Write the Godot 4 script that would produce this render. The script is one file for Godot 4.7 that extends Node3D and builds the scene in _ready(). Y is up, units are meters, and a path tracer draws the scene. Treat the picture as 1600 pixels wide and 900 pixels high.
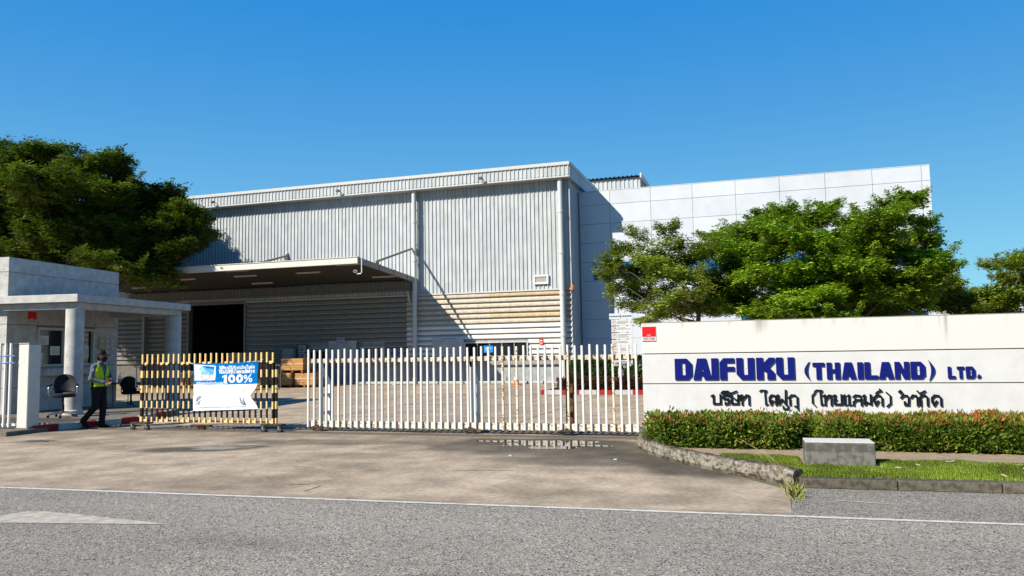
extends Node3D
# A factory behind its entrance gate: guardhouse, sliding gate, sign wall, trees and road, all in metres. x runs along the factory front, -z into the site.

var counts := {}
var mats := {}
var tex := {}
const GATE_Z := -13.55
const WALL_Z := -13.8
const FRONT_Z := -34.2
const OFFICE_Z := -36.19

# ---------------------------------------------------------------- mesh builder
class MB:
	var v := PackedVector3Array()
	var n := PackedVector3Array()
	var uv := PackedVector2Array()
	var c := PackedColorArray()
	var col := Color(1, 1, 1)
	var tinted := false

	func paint(k: Color) -> MB:
		col = k
		tinted = true
		return self

	func tri_n(a: Vector3, b: Vector3, d: Vector3, na: Vector3, nb: Vector3, nd: Vector3, ua := Vector2.ZERO, ub := Vector2.ZERO, ud := Vector2.ZERO) -> void:
		var flip := (b - a).cross(d - a).dot(na + nb + nd) > 0.0
		v.append(a)
		n.append(na)
		uv.append(ua)
		v.append(d if flip else b)
		n.append(nd if flip else nb)
		uv.append(ud if flip else ub)
		v.append(b if flip else d)
		n.append(nb if flip else nd)
		uv.append(ub if flip else ud)
		for i in 3:
			c.append(col)

	func tri(a: Vector3, b: Vector3, d: Vector3, face: Vector3) -> void:
		var m := (b - a).cross(d - a)
		if m.length_squared() < 1e-14:
			return
		m = m.normalized()
		if m.dot(face) < 0.0:
			m = -m
		tri_n(a, b, d, m, m, m)

	# corners run round the face; face tells which way it looks
	func quad(a: Vector3, b: Vector3, d: Vector3, e: Vector3, face: Vector3) -> void:
		var m := (d - a).cross(e - b)
		if m.length_squared() < 1e-14:
			return
		m = m.normalized()
		if m.dot(face) < 0.0:
			m = -m
		tri_n(a, b, d, m, m, m, Vector2(0, 1), Vector2(1, 1), Vector2(1, 0))
		tri_n(a, d, e, m, m, m, Vector2(0, 1), Vector2(1, 0), Vector2(0, 0))

	func box(at: Vector3, size: Vector3, ch := 0.0, turn := Basis.IDENTITY) -> MB:
		var h := size * 0.5
		ch = minf(ch, minf(h.x, minf(h.y, h.z)) * 0.9)
		for ax in 3:
			var u := (ax + 1) % 3
			var w := (ax + 2) % 3
			for s in [-1.0, 1.0]:
				var p := []
				for q in [[-1, -1], [1, -1], [1, 1], [-1, 1]]:
					var k := Vector3.ZERO
					k[ax] = s * h[ax]
					k[u] = q[0] * (h[u] - ch)
					k[w] = q[1] * (h[w] - ch)
					p.append(at + turn * k)
				var f := Vector3.ZERO
				f[ax] = s
				quad(p[0], p[1], p[2], p[3], turn * f)
			if ch > 0.0:
				for s in [-1.0, 1.0]:
					for r in [-1.0, 1.0]:
						var p := []
						for q in [[0, -1], [0, 1], [1, 1], [1, -1]]:
							var k := Vector3.ZERO
							k[ax] = q[1] * (h[ax] - ch)
							k[u] = s * (h[u] - (ch if q[0] == 0 else 0.0))
							k[w] = r * (h[w] - (ch if q[0] == 1 else 0.0))
							p.append(at + turn * k)
						var f := Vector3.ZERO
						f[u] = s
						f[w] = r
						quad(p[0], p[1], p[2], p[3], turn * f)
		if ch > 0.0:
			for s in [-1.0, 1.0]:
				for r in [-1.0, 1.0]:
					for t in [-1.0, 1.0]:
						var o := Vector3(s * h.x, r * h.y, t * h.z)
						tri(at + turn * (o - Vector3(0, r * ch, t * ch)), at + turn * (o - Vector3(s * ch, 0, t * ch)), at + turn * (o - Vector3(s * ch, r * ch, 0)), turn * Vector3(s, r, t))
		return self

	# a box given by its least and greatest corner
	func span(a: Vector3, b: Vector3, ch := 0.0) -> MB:
		return box((a + b) * 0.5, (b - a).abs(), ch)

	func tube(path: Array, radii: Array, seg := 8, caps := true) -> MB:
		var rings := []
		var norms := []
		var side := Vector3.ZERO
		for i in path.size():
			var d: Vector3 = (path[mini(i + 1, path.size() - 1)] - path[maxi(i - 1, 0)]).normalized()
			if side == Vector3.ZERO:
				side = d.cross(Vector3.UP if absf(d.y) < 0.9 else Vector3.RIGHT).normalized()
			side = (side - d * side.dot(d)).normalized()
			var up := side.cross(d)
			var ring := []
			var nn := []
			for k in seg + 1:
				var a := TAU * k / seg
				var o := side * cos(a) + up * sin(a)
				ring.append(path[i] + o * radii[mini(i, radii.size() - 1)])
				nn.append(o)
			rings.append(ring)
			norms.append(nn)
		for i in path.size() - 1:
			for k in seg:
				tri_n(rings[i][k], rings[i][k + 1], rings[i + 1][k + 1], norms[i][k], norms[i][k + 1], norms[i + 1][k + 1])
				tri_n(rings[i][k], rings[i + 1][k + 1], rings[i + 1][k], norms[i][k], norms[i + 1][k + 1], norms[i + 1][k])
		if caps:
			for e in [0, path.size() - 1]:
				var d: Vector3 = path[0] - path[1] if e == 0 else path[e] - path[e - 1]
				for k in seg:
					tri(path[e], rings[e][k], rings[e][k + 1], d)
		return self

	func bar(a: Vector3, b: Vector3, r: float, seg := 8) -> MB:
		return tube([a, b], [r], seg)

	# profile of Vector2(radius, height) turned round the vertical through at
	func lathe(at: Vector3, profile: Array, seg := 16) -> MB:
		for i in profile.size() - 1:
			var p: Vector2 = profile[i]
			var q: Vector2 = profile[i + 1]
			var nn := Vector2(q.y - p.y, p.x - q.x).normalized()
			for k in seg:
				var a := TAU * k / seg
				var b := TAU * (k + 1) / seg
				var da := Vector3(cos(a), 0, sin(a))
				var db := Vector3(cos(b), 0, sin(b))
				var na := da * nn.x + Vector3.UP * nn.y
				var nb := db * nn.x + Vector3.UP * nn.y
				var pa := at + da * p.x + Vector3.UP * p.y
				var pb := at + db * p.x + Vector3.UP * p.y
				var qa := at + da * q.x + Vector3.UP * q.y
				var qb := at + db * q.x + Vector3.UP * q.y
				if p.x > 1e-5:
					tri_n(pa, pb, qb, na, nb, nb)
				if q.x > 1e-5:
					tri_n(pa, qb, qa, na, nb, na)
		return self

	# a polygon in x and y, pushed out along +z from z to z + depth
	func prism(poly: PackedVector2Array, z: float, depth: float, xf := Transform3D.IDENTITY) -> MB:
		var ids := Geometry2D.triangulate_polygon(poly)
		for i in range(0, ids.size(), 3):
			for side in 2:
				var zz := z + depth * side
				var f := xf.basis * Vector3(0, 0, 2.0 * side - 1.0)
				tri(xf * Vector3(poly[ids[i]].x, poly[ids[i]].y, zz), xf * Vector3(poly[ids[i + 1]].x, poly[ids[i + 1]].y, zz), xf * Vector3(poly[ids[i + 2]].x, poly[ids[i + 2]].y, zz), f)
		var turn := 0.0
		for i in poly.size():
			turn += poly[i].cross(poly[(i + 1) % poly.size()])
		for i in poly.size():
			var a := poly[i]
			var b := poly[(i + 1) % poly.size()]
			var o := Vector2(b.y - a.y, a.x - b.x) * signf(turn)
			quad(xf * Vector3(a.x, a.y, z), xf * Vector3(b.x, b.y, z), xf * Vector3(b.x, b.y, z + depth), xf * Vector3(a.x, a.y, z + depth), xf.basis * Vector3(o.x, o.y, 0))
		return self

	# underside of the tilted canopy, a hair below it
	func quad_soffit(x0: float, x1: float, z1: float) -> MB:
		quad(Vector3(x0, 5.075, 0.06), Vector3(x1, 5.075, 0.06), Vector3(x1, 5.462, z1 - 0.01), Vector3(x0, 5.462, z1 - 0.01), Vector3.DOWN)
		return self

	# a flat sheet in x and z at height y
	func sheet(poly: PackedVector2Array, y: float) -> MB:
		var ids := Geometry2D.triangulate_polygon(poly)
		for i in range(0, ids.size(), 3):
			tri(Vector3(poly[ids[i]].x, y, poly[ids[i]].y), Vector3(poly[ids[i + 1]].x, y, poly[ids[i + 1]].y), Vector3(poly[ids[i + 2]].x, y, poly[ids[i + 2]].y), Vector3.UP)
		return self

	func mesh() -> ArrayMesh:
		var a := []
		a.resize(Mesh.ARRAY_MAX)
		a[Mesh.ARRAY_VERTEX] = v
		a[Mesh.ARRAY_NORMAL] = n
		a[Mesh.ARRAY_TEX_UV] = uv
		if tinted:
			a[Mesh.ARRAY_COLOR] = c
		var m := ArrayMesh.new()
		m.add_surface_from_arrays(Mesh.PRIMITIVE_TRIANGLES, a)
		return m

# ---------------------------------------------------------------- scene helpers
func hang(o: Node3D, called: String, parent: Node) -> void:
	var key := str(parent.get_instance_id()) + called
	var k: int = counts.get(key, 0)
	counts[key] = k + 1
	o.name = called if k == 0 else "%s_%03d" % [called, k]
	parent.add_child(o, true)

func tag(o: Node3D, label: String, category: String, group := "", kind := "") -> void:
	if label:
		o.set_meta("label", label)
	if category:
		o.set_meta("category", category)
	if group:
		o.set_meta("group", group)
	if kind:
		o.set_meta("kind", kind)

func thing(called: String, label: String, category: String, at := Vector3.ZERO, turn := 0.0, group := "") -> Node3D:
	var o := Node3D.new()
	hang(o, called, self)
	o.position = at
	o.rotation.y = deg_to_rad(turn)
	tag(o, label, category, group)
	return o

func put(called: String, shape, m: Material, parent: Node = self, at := Vector3.ZERO) -> MeshInstance3D:
	var o := MeshInstance3D.new()
	o.mesh = shape.mesh() if shape is MB else shape
	o.material_override = m
	hang(o, called, parent)
	o.position = at
	return o

func struct(called: String, shape, m: Material, label := "") -> MeshInstance3D:
	var o := put(called, shape, m)
	tag(o, label, "", "", "structure")
	return o

func copy_of(root: Node3D, called: String, at: Vector3, turn: float, label: String, group := "") -> Node3D:
	var r: Node3D = root.duplicate()
	hang(r, called, self)
	r.position = at
	r.rotation.y = deg_to_rad(turn)
	r.set_meta("label", label)
	if group:
		r.set_meta("group", group)
	return r

func scatter(called: String, shape: Mesh, m: Material, where: Array, tints: Array, parent: Node) -> MultiMeshInstance3D:
	var mm := MultiMesh.new()
	mm.transform_format = MultiMesh.TRANSFORM_3D
	mm.use_colors = true
	mm.mesh = shape
	mm.instance_count = where.size()
	for i in where.size():
		mm.set_instance_transform(i, where[i])
		mm.set_instance_color(i, tints[i])
	var o := MultiMeshInstance3D.new()
	o.multimesh = mm
	o.material_override = m
	hang(o, called, parent)
	o.set_meta("kind", "stuff")
	return o

func lin(r: float, g: float, b: float) -> Color:
	return Color(r, g, b).linear_to_srgb()

# colours are base colours (linear), darkened inside
func mat(key: String, k: Color, rough := 0.8, metal := 0.0, picture: Texture2D = null, size := 1.0, tinted := false) -> StandardMaterial3D:
	if mats.has(key):
		return mats[key]
	var m := StandardMaterial3D.new()
	m.resource_name = key
	# every base colour is scaled darker to deepen shade; raised exposure balances it
	var w := k.srgb_to_linear() * 0.67
	m.albedo_color = Color(w.r, w.g, w.b).linear_to_srgb()
	m.albedo_color.a = k.a
	m.roughness = rough
	m.metallic = metal
	if rough >= 0.5:
		m.metallic_specular = 0.28
	m.vertex_color_use_as_albedo = tinted
	if picture:
		m.albedo_texture = picture
		m.uv1_triplanar = true
		m.uv1_world_triplanar = true
		m.uv1_scale = Vector3.ONE / size
	mats[key] = m
	return m

# noise drawn out downwards, as rain leaves its marks
func drawn(s: int, size: int, lo: float) -> ImageTexture:
	var im := noise(s, 0.02, 5).get_seamless_image(size, size / 8)
	im.convert(Image.FORMAT_L8)
	im.resize(size, size, Image.INTERPOLATE_CUBIC)
	var a := im.get_data()
	var b := field(s + 1, 0.008, 3, size)
	var out := PackedByteArray()
	out.resize(size * size)
	for i in size * size:
		out[i] = int(255.0 * clampf(lo + (1.0 - lo) * (0.25 + 0.9 * (a[i] * 0.65 + b[i] * 0.35) / 255.0), 0.0, 1.0))
	return grey_tex(out, size)

func relief(m: StandardMaterial3D, t: Texture2D, cm: float) -> StandardMaterial3D:
	m.heightmap_enabled = true
	m.heightmap_texture = t
	m.heightmap_scale = cm
	return m

func rng(s: int) -> RandomNumberGenerator:
	var r := RandomNumberGenerator.new()
	r.seed = s
	return r

func noise(s: int, f: float, oct := 4, kind := FastNoiseLite.TYPE_SIMPLEX_SMOOTH) -> FastNoiseLite:
	var q := FastNoiseLite.new()
	q.seed = s
	q.noise_type = kind
	q.frequency = f
	q.fractal_octaves = oct
	return q

# seamless noise as bytes
func field(s: int, f: float, oct: int, size: int) -> PackedByteArray:
	var im := noise(s, f, oct).get_seamless_image(size, size)
	im.convert(Image.FORMAT_L8)
	return im.get_data()

func grey_tex(bytes: PackedByteArray, size: int) -> ImageTexture:
	return ImageTexture.create_from_image(Image.create_from_data(size, size, false, Image.FORMAT_L8, bytes))

# two layers of noise between lo and hi, and a grain
func mottle(s: int, f1: float, f2: float, size: int, lo: float, hi: float, grain: float) -> ImageTexture:
	var a := field(s, f1, 4, size)
	var b := field(s + 7, f2, 3, size)
	var r := rng(s)
	var out := PackedByteArray()
	out.resize(size * size)
	for i in size * size:
		var x := (a[i] * 0.6 + b[i] * 0.4) / 255.0
		out[i] = int(clampf((lo + (hi - lo) * x + (r.randf() - 0.5) * grain) * 255.0, 0, 255))
	return grey_tex(out, size)

# where noise passes a limit the second colour shows (sRGB colours)
func blotch(s: int, f: float, size: int, k1: Color, k2: Color, limit: float, soft: float, grain := 0.05) -> ImageTexture:
	var a := field(s, f, 5, size)
	var b := field(s + 3, f * 0.2, 2, size)
	var r := rng(s)
	var im := Image.create(size, size, false, Image.FORMAT_RGB8)
	for y in size:
		for x in size:
			var i := y * size + x
			var t := smoothstep(limit - soft, limit + soft, (a[i] * 0.65 + b[i] * 0.35) / 255.0)
			var k := k1.lerp(k2, t)
			var g := 1.0 + (r.randf() - 0.5) * grain * 2.0
			im.set_pixel(x, y, Color(k.r * g, k.g * g, k.b * g))
	return ImageTexture.create_from_image(im)

func stroke(im: Image, pts: Array, w: float, k: Color) -> void:
	for i in pts.size() - 1:
		var a: Vector2 = pts[i]
		var b: Vector2 = pts[i + 1]
		var lo := Vector2(minf(a.x, b.x), minf(a.y, b.y)) - Vector2(w, w)
		var hi := Vector2(maxf(a.x, b.x), maxf(a.y, b.y)) + Vector2(w, w)
		for y in range(maxi(0, int(lo.y)), mini(im.get_height(), int(hi.y) + 1)):
			for x in range(maxi(0, int(lo.x)), mini(im.get_width(), int(hi.x) + 1)):
				var p := Vector2(x + 0.5, y + 0.5)
				var d := p.distance_to(Geometry2D.get_closest_point_to_segment(p, a, b))
				var t := clampf(w * 0.5 - d + 0.5, 0.0, 1.0)
				if t > 0.0:
					im.set_pixel(x, y, im.get_pixel(x, y).lerp(k, t))

func fill_poly(im: Image, poly: PackedVector2Array, k: Color) -> void:
	var lo := poly[0]
	var hi := poly[0]
	for p in poly:
		lo = lo.min(p)
		hi = hi.max(p)
	for y in range(maxi(0, int(lo.y)), mini(im.get_height(), int(hi.y) + 1)):
		for x in range(maxi(0, int(lo.x)), mini(im.get_width(), int(hi.x) + 1)):
			if Geometry2D.is_point_in_polygon(Vector2(x + 0.5, y + 0.5), poly):
				im.set_pixel(x, y, k)

func pv(a: Array) -> PackedVector2Array:
	var out := PackedVector2Array()
	for i in range(0, a.size(), 2):
		out.append(Vector2(a[i], a[i + 1]))
	return out

# a length of ribbed sheet in its own x (along) and y (up), ribs standing out to +z
func ribbed(x0: float, x1: float, y0: float, y1: float, pitch: float, rib: float, deep: float) -> MB:
	var mb := MB.new()
	var pts := []
	var x := x0
	while x < x1 - 0.001:
		for q in [[0.0, 0.0], [pitch - rib - 0.016, 0.0], [pitch - rib, deep], [pitch - 0.016, deep]]:
			if x + q[0] < x1:
				pts.append(Vector2(x + q[0], q[1]))
		x += pitch
	pts.append(Vector2(x1, 0.0))
	for i in pts.size() - 1:
		var a: Vector2 = pts[i]
		var b: Vector2 = pts[i + 1]
		mb.quad(Vector3(a.x, y0, a.y), Vector3(b.x, y0, b.y), Vector3(b.x, y1, b.y), Vector3(a.x, y1, a.y), Vector3(a.y - b.y, 0, b.x - a.x))
	return mb

# a grid laid on the ground inside a polygon, its vertices tinted by shade(x, z)
func tinted_ground(poly: PackedVector2Array, y: float, cell: float, shade: Callable) -> MB:
	var mb := MB.new()
	mb.tinted = true
	var lo := poly[0]
	var hi := poly[0]
	for p in poly:
		lo = lo.min(p)
		hi = hi.max(p)
	var nx := int(ceil((hi.x - lo.x) / cell))
	var nz := int(ceil((hi.y - lo.y) / cell))
	var tints := []
	for j in nz + 1:
		var row := []
		for i in nx + 1:
			row.append(shade.call(lo.x + i * cell, lo.y + j * cell))
		tints.append(row)
	var up := Vector3.UP
	for j in nz:
		for i in nx:
			var a := lo + Vector2(i, j) * cell
			var sq := PackedVector2Array([a, a + Vector2(cell, 0), a + Vector2(cell, cell), a + Vector2(0, cell)])
			var inside := 0
			for p in sq:
				if Geometry2D.is_point_in_polygon(p, poly):
					inside += 1
			if inside == 0:
				continue
			var pieces := [sq] if inside == 4 else Geometry2D.intersect_polygons(sq, poly)
			for piece in pieces:
				var ids := Geometry2D.triangulate_polygon(piece)
				for t in range(0, ids.size(), 3):
					for q in [ids[t], ids[t + 1], ids[t + 2]]:
						var p: Vector2 = piece[q]
						var f: Vector2 = ((p - a) / cell).clamp(Vector2.ZERO, Vector2.ONE)
						mb.v.append(Vector3(p.x, y, p.y))
						mb.n.append(up)
						mb.uv.append(p)
						mb.c.append(tints[j][i].lerp(tints[j][i + 1], f.x).lerp(tints[j + 1][i].lerp(tints[j + 1][i + 1], f.x), f.y))
					var m := mb.v.size()
					if (mb.v[m - 2] - mb.v[m - 3]).cross(mb.v[m - 1] - mb.v[m - 3]).y > 0.0:
						var sv := mb.v[m - 1]
						mb.v[m - 1] = mb.v[m - 2]
						mb.v[m - 2] = sv
						var sc := mb.c[m - 1]
						mb.c[m - 1] = mb.c[m - 2]
						mb.c[m - 2] = sc
	return mb

func ellipse_share(x: float, z: float, cx: float, cz: float, rx: float, rz: float, turn: float, q: FastNoiseLite, rough: float) -> float:
	var d := Vector2(x - cx, z - cz).rotated(-turn)
	var r := Vector2(d.x / rx, d.y / rz).length() + q.get_noise_2d(x, z) * rough
	return 1.0 - smoothstep(0.6, 1.1, r)

# ---------------------------------------------------------------- bodies: smooth union of tapered bones, meshed as surface nets
# bone: [from, to, radius at from, radius at to, colour]
func flesh(mb: MB, bones: Array, cell: float, k: float, keep = null) -> void:
	var lo := Vector3.ONE * 1e9
	var hi := -lo
	for b in bones:
		var r: float = maxf(b[2], b[3]) + cell * 3.0
		lo = lo.min(b[0] - Vector3.ONE * r).min(b[1] - Vector3.ONE * r)
		hi = hi.max(b[0] + Vector3.ONE * r).max(b[1] + Vector3.ONE * r)
	var nx := int((hi.x - lo.x) / cell) + 2
	var ny := int((hi.y - lo.y) / cell) + 2
	var nz := int((hi.z - lo.z) / cell) + 2
	var f := PackedFloat32Array()
	f.resize(nx * ny * nz)
	f.fill(1e3)
	var raw := f.duplicate()
	var who := PackedInt32Array()
	who.resize(nx * ny * nz)
	for bi in bones.size():
		var b: Array = bones[bi]
		var a: Vector3 = b[0]
		var ab: Vector3 = b[1] - a
		var l2 := maxf(ab.length_squared(), 1e-9)
		var r: float = maxf(b[2], b[3]) + k + cell * 2.0
		var p0: Vector3 = ((b[0].min(b[1]) - Vector3.ONE * r - lo) / cell).floor().max(Vector3.ZERO)
		var p1: Vector3 = ((b[0].max(b[1]) + Vector3.ONE * r - lo) / cell).ceil()
		for z in range(int(p0.z), mini(nz, int(p1.z) + 1)):
			for y in range(int(p0.y), mini(ny, int(p1.y) + 1)):
				var row := (z * ny + y) * nx
				for x in range(int(p0.x), mini(nx, int(p1.x) + 1)):
					var p := lo + Vector3(x, y, z) * cell - a
					var t := clampf(p.dot(ab) / l2, 0.0, 1.0)
					var d: float = (p - ab * t).length() - lerpf(b[2], b[3], t)
					var i := row + x
					if d < raw[i]:
						raw[i] = d
						who[i] = bi
					var h := maxf(k - absf(f[i] - d), 0.0) / k
					f[i] = minf(f[i], d) - h * h * k * 0.25
	var at := {}
	var off := [0, 1, nx, nx + 1, nx * ny, nx * ny + 1, nx * ny + nx, nx * ny + nx + 1]
	for z in nz - 1:
		for y in ny - 1:
			var row := (z * ny + y) * nx
			for x in nx - 1:
				var i := row + x
				var f0 := f[i]
				if absf(f0) > cell * 2.5:
					continue
				var m := 0
				for q in 8:
					if f[i + off[q]] < 0.0:
						m |= 1 << q
				if m == 0 or m == 255:
					continue
				var sum := Vector3.ZERO
				var cnt := 0
				for e in [[0, 1], [2, 3], [4, 5], [6, 7], [0, 2], [1, 3], [4, 6], [5, 7], [0, 4], [1, 5], [2, 6], [3, 7]]:
					var fa: float = f[i + off[e[0]]]
					var fb: float = f[i + off[e[1]]]
					if (fa < 0.0) != (fb < 0.0):
						var pa := Vector3(e[0] & 1, (e[0] >> 1) & 1, e[0] >> 2)
						var pb := Vector3(e[1] & 1, (e[1] >> 1) & 1, e[1] >> 2)
						sum += pa.lerp(pb, fa / (fa - fb))
						cnt += 1
				var g := Vector3(f[i + off[1]] + f[i + off[3]] + f[i + off[5]] + f[i + off[7]] - f[i] - f[i + off[2]] - f[i + off[4]] - f[i + off[6]],
					f[i + off[2]] + f[i + off[3]] + f[i + off[6]] + f[i + off[7]] - f[i] - f[i + off[1]] - f[i + off[4]] - f[i + off[5]],
					f[i + off[4]] + f[i + off[5]] + f[i + off[6]] + f[i + off[7]] - f[i] - f[i + off[1]] - f[i + off[2]] - f[i + off[3]]).normalized()
				at[i] = [lo + (Vector3(x, y, z) + sum / cnt) * cell, g, bones[who[i]][4]]
	mb.tinted = true
	var steps := [1, nx, nx * ny]
	for i in at:
		for ax in 3:
			var j: int = i + steps[ax]
			if (f[i] < 0.0) == (f[j] < 0.0):
				continue
			var s1: int = steps[(ax + 1) % 3]
			var s2: int = steps[(ax + 2) % 3]
			var c0: int = i
			var c1: int = i - s1
			var c2: int = i - s1 - s2
			var c3: int = i - s2
			if not (at.has(c1) and at.has(c2) and at.has(c3)):
				continue
			var q := [at[c0], at[c1], at[c2], at[c3]]
			if keep != null and not keep.call((q[0][0] + q[2][0]) * 0.5):
				continue
			for t in [[0, 1, 2], [0, 2, 3]]:
				var s := mb.v.size()
				mb.tri_n(q[t[0]][0], q[t[1]][0], q[t[2]][0], q[t[0]][1], q[t[1]][1], q[t[2]][1])
				for w in 3:
					for e in 3:
						if mb.v[s + w] == q[t[e]][0]:
							mb.c[s + w] = q[t[e]][2]

# ---------------------------------------------------------------- plants
# a leaf is a bent diamond from its stalk to its tip
func leaf(mb: MB, at: Vector3, dir: Vector3, up: Vector3, length: float, wide: float, droop: float) -> void:
	var side := dir.cross(up).normalized()
	var nn := side.cross(dir).normalized()
	if nn.dot(up) < 0.0:
		nn = -nn
	var mid := at + dir * length * 0.6 + nn * length * droop
	var tip := at + dir * length
	var l := mid + side * wide * 0.5 - nn * wide * 0.12
	var r := mid - side * wide * 0.5 - nn * wide * 0.12
	mb.tri(at, l, tip, nn)
	mb.tri(at, tip, r, nn)

func leaf_clump(s: int, leaves: int, spread: float, length: float, wide: float, flat: float) -> ArrayMesh:
	var r := rng(s)
	var mb := MB.new()
	for i in leaves:
		var a := r.randf() * TAU
		var e := r.randf_range(-0.5, 0.9) * (1.0 - flat) + r.randf_range(-0.1, 0.3) * flat
		var d := Vector3(cos(a) * cos(e), sin(e), sin(a) * cos(e))
		var o := Vector3(r.randfn(0, 0.45), r.randfn(0, 0.45) * (1.0 - flat * 0.6), r.randfn(0, 0.45)) * spread
		var up := (Vector3.UP + Vector3(r.randf_range(-0.6, 0.6), 0, r.randf_range(-0.6, 0.6))).normalized()
		leaf(mb, o, d, up, length * r.randf_range(0.7, 1.2), wide * r.randf_range(0.75, 1.15), r.randf_range(0.02, 0.14))
	return mb.mesh()

# trunk, limbs that run out to flat sprays of leaves; sprays: x, y, z, half width, half height of each
func tree(called: String, label: String, base: Vector3, fork: float, radius: float, lean: Vector3, sprays: Array, leaf_len: float, dens: float, tint: Array, s: int, group: String, fill := 1) -> Node3D:
	var r := rng(s)
	var o := thing(called, label, "tree", base, 0, group)
	var bark := mat("bark", lin(0.055, 0.045, 0.036), 0.95, 0, tex.mottle, 0.7)
	var trunk := MB.new()
	var top := 0.0
	for i in range(0, sprays.size(), 5):
		top = maxf(top, sprays[i + 1] - base.y)
	var path := []
	var rad := []
	for i in 9:
		var t := i / 8.0
		path.append(lean * t * t + Vector3(sin(t * 5.0 + s) * 0.06, t * top * 0.8, cos(t * 4.0 + s) * 0.06) * Vector3(top * 0.25, 1, top * 0.25))
		rad.append(radius * (1.0 - t * 0.85) * (1.25 if i == 0 else 1.0))
	trunk.tube(path, rad, 9)
	put("trunk", trunk, bark, o)
	var gaps := noise(s + 40, 0.6, 2)
	var where := [[], [], []]
	var tints := [[], [], []]
	# each spray has looser company beside and behind it
	var given := sprays.size()
	for i in range(0, given, 5):
		for q in fill:
			var k := r.randf_range(0.55, 0.85)
			sprays.append_array([sprays[i] + r.randf_range(-0.45, 0.45) * sprays[i + 3], sprays[i + 1] - r.randf_range(0.3, 1.6) * sprays[i + 4], sprays[i + 2] + r.randf_range(-1.3, 0.7) * sprays[i + 3] * 1.4, sprays[i + 3] * k, sprays[i + 4] * k])
	for i in range(0, sprays.size(), 5):
		var c := Vector3(sprays[i], sprays[i + 1], sprays[i + 2]) - base
		var rx: float = sprays[i + 3]
		var ry: float = sprays[i + 4]
		# the limb leaves the trunk well below its spray and rises outwards
		var flat := Vector2(c.x, c.z).length()
		var y0 := clampf(c.y - flat * 0.45 - 0.2, fork, top * 0.72)
		var tt := y0 / (top * 0.8)
		var from: Vector3 = path[int(tt * 8)].lerp(path[mini(8, int(tt * 8) + 1)], fposmod(tt * 8, 1.0))
		var mid := from.lerp(c, 0.5) + Vector3(r.randf_range(-0.15, 0.15), -0.06 * flat + r.randf_range(-0.1, 0.15), r.randf_range(-0.15, 0.15))
		var lr := radius * clampf(0.18 + flat * 0.03, 0.15, 0.45)
		var limb := MB.new()
		limb.tube([from, from.lerp(mid, 0.5) + Vector3(0, -0.03 * flat, 0), mid, mid.lerp(c, 0.5) + Vector3(0, 0.03 * flat, 0), c], [lr, lr * 0.75, lr * 0.55, lr * 0.35, lr * 0.15], 6)
		for q in 5:
			var a := r.randf() * TAU
			var e := c + Vector3(cos(a) * rx * 0.85, r.randf_range(-0.3, 0.8) * ry, sin(a) * rx * 0.85)
			limb.tube([mid.lerp(c, 0.6), mid.lerp(e, 0.75), e], [lr * 0.28, lr * 0.18, 0.004], 5)
		if i < given:
			put("limb", limb, bark, o)
		# leaves: whorls through the flattened spray, ragged towards its rim
		var n := int(dens * rx * (rx + ry * 1.5)) + 6
		var tone := r.randf_range(0.65, 1.3)
		var lobes := r.randf() * TAU
		var tilt := Vector2(r.randf_range(-0.3, 0.3), r.randf_range(-0.3, 0.3)) * rx
		for q in n:
			var a := r.randf() * TAU
			var m := sqrt(r.randf()) * (1.0 + 0.28 * sin(a * 3.0 + lobes) + 0.16 * sin(a * 7.0 + lobes * 2.0))
			var h := r.randf_range(-1, 1)
			var p := c + Vector3(cos(a) * m * rx, h * ry * sqrt(maxf(0.08, 1.0 - m * m * 0.7)) + m * m * ry * 0.25, sin(a) * m * rx)
			p.y += (tilt.x * cos(a) + tilt.y * sin(a)) * m + gaps.get_noise_3d(p.x * 2.2, p.y * 2.2, p.z * 2.2) * 0.24 * rx
			if gaps.get_noise_3d(p.x * 3.0 + 9.0, p.y * 4.0, p.z * 3.0) < -0.28:
				continue
			var kind := r.randi() % 3
			var b := Basis.from_euler(Vector3(r.randf_range(-0.35, 0.35), r.randf() * TAU, r.randf_range(-0.35, 0.35))).scaled(Vector3.ONE * r.randf_range(0.75, 1.25))
			where[kind].append(Transform3D(b, p))
			var k: Color = tint[r.randi() % tint.size()]
			var g := tone * r.randf_range(0.8, 1.2)
			tints[kind].append(Color(k.r * g, k.g * g, k.b * g))
		# young shoots reach up and out past the rim
		if i < given:
			for q in 5:
				var a := r.randf() * TAU
				var d := Vector3(cos(a), r.randf_range(0.4, 1.9), sin(a)).normalized()
				var e := c + Vector3(cos(a) * rx * 0.85, ry * 0.4, sin(a) * rx * 0.85)
				var l := r.randf_range(0.35, 1.0) * maxf(0.5, rx * 0.75)
				put("shoot", MB.new().tube([c.lerp(e, 0.5), e, e + d * l], [0.012, 0.009, 0.003], 4, false), bark, o).set_meta("kind", "stuff")
				for w in 16:
					var kind := r.randi() % 3
					where[kind].append(Transform3D(Basis.from_euler(Vector3(r.randf_range(-0.5, 0.5), r.randf() * TAU, r.randf_range(-0.5, 0.5))).scaled(Vector3.ONE * r.randf_range(0.5, 0.8)), e + d * l * w / 15.0 + Vector3(r.randfn(0, 0.04), r.randfn(0, 0.03), r.randfn(0, 0.04)) * (1.3 - w / 15.0) * (leaf_len / 0.1)))
					var k: Color = tint[r.randi() % tint.size()]
					tints[kind].append(k)
	var lm := leaf_mat()
	for kind in 3:
		scatter("crown", leaf_clump(s * 3 + kind, 14, leaf_len * 1.5, leaf_len, leaf_len * 0.5, 0.75), lm, where[kind], tints[kind], o)
	return o

func leaf_mat() -> StandardMaterial3D:
	var m := mat("leaf", Color.WHITE, 0.5, 0, null, 1.0, true)
	m.backlight_enabled = true
	m.backlight = lin(0.62, 0.70, 0.2)
	return m

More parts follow.
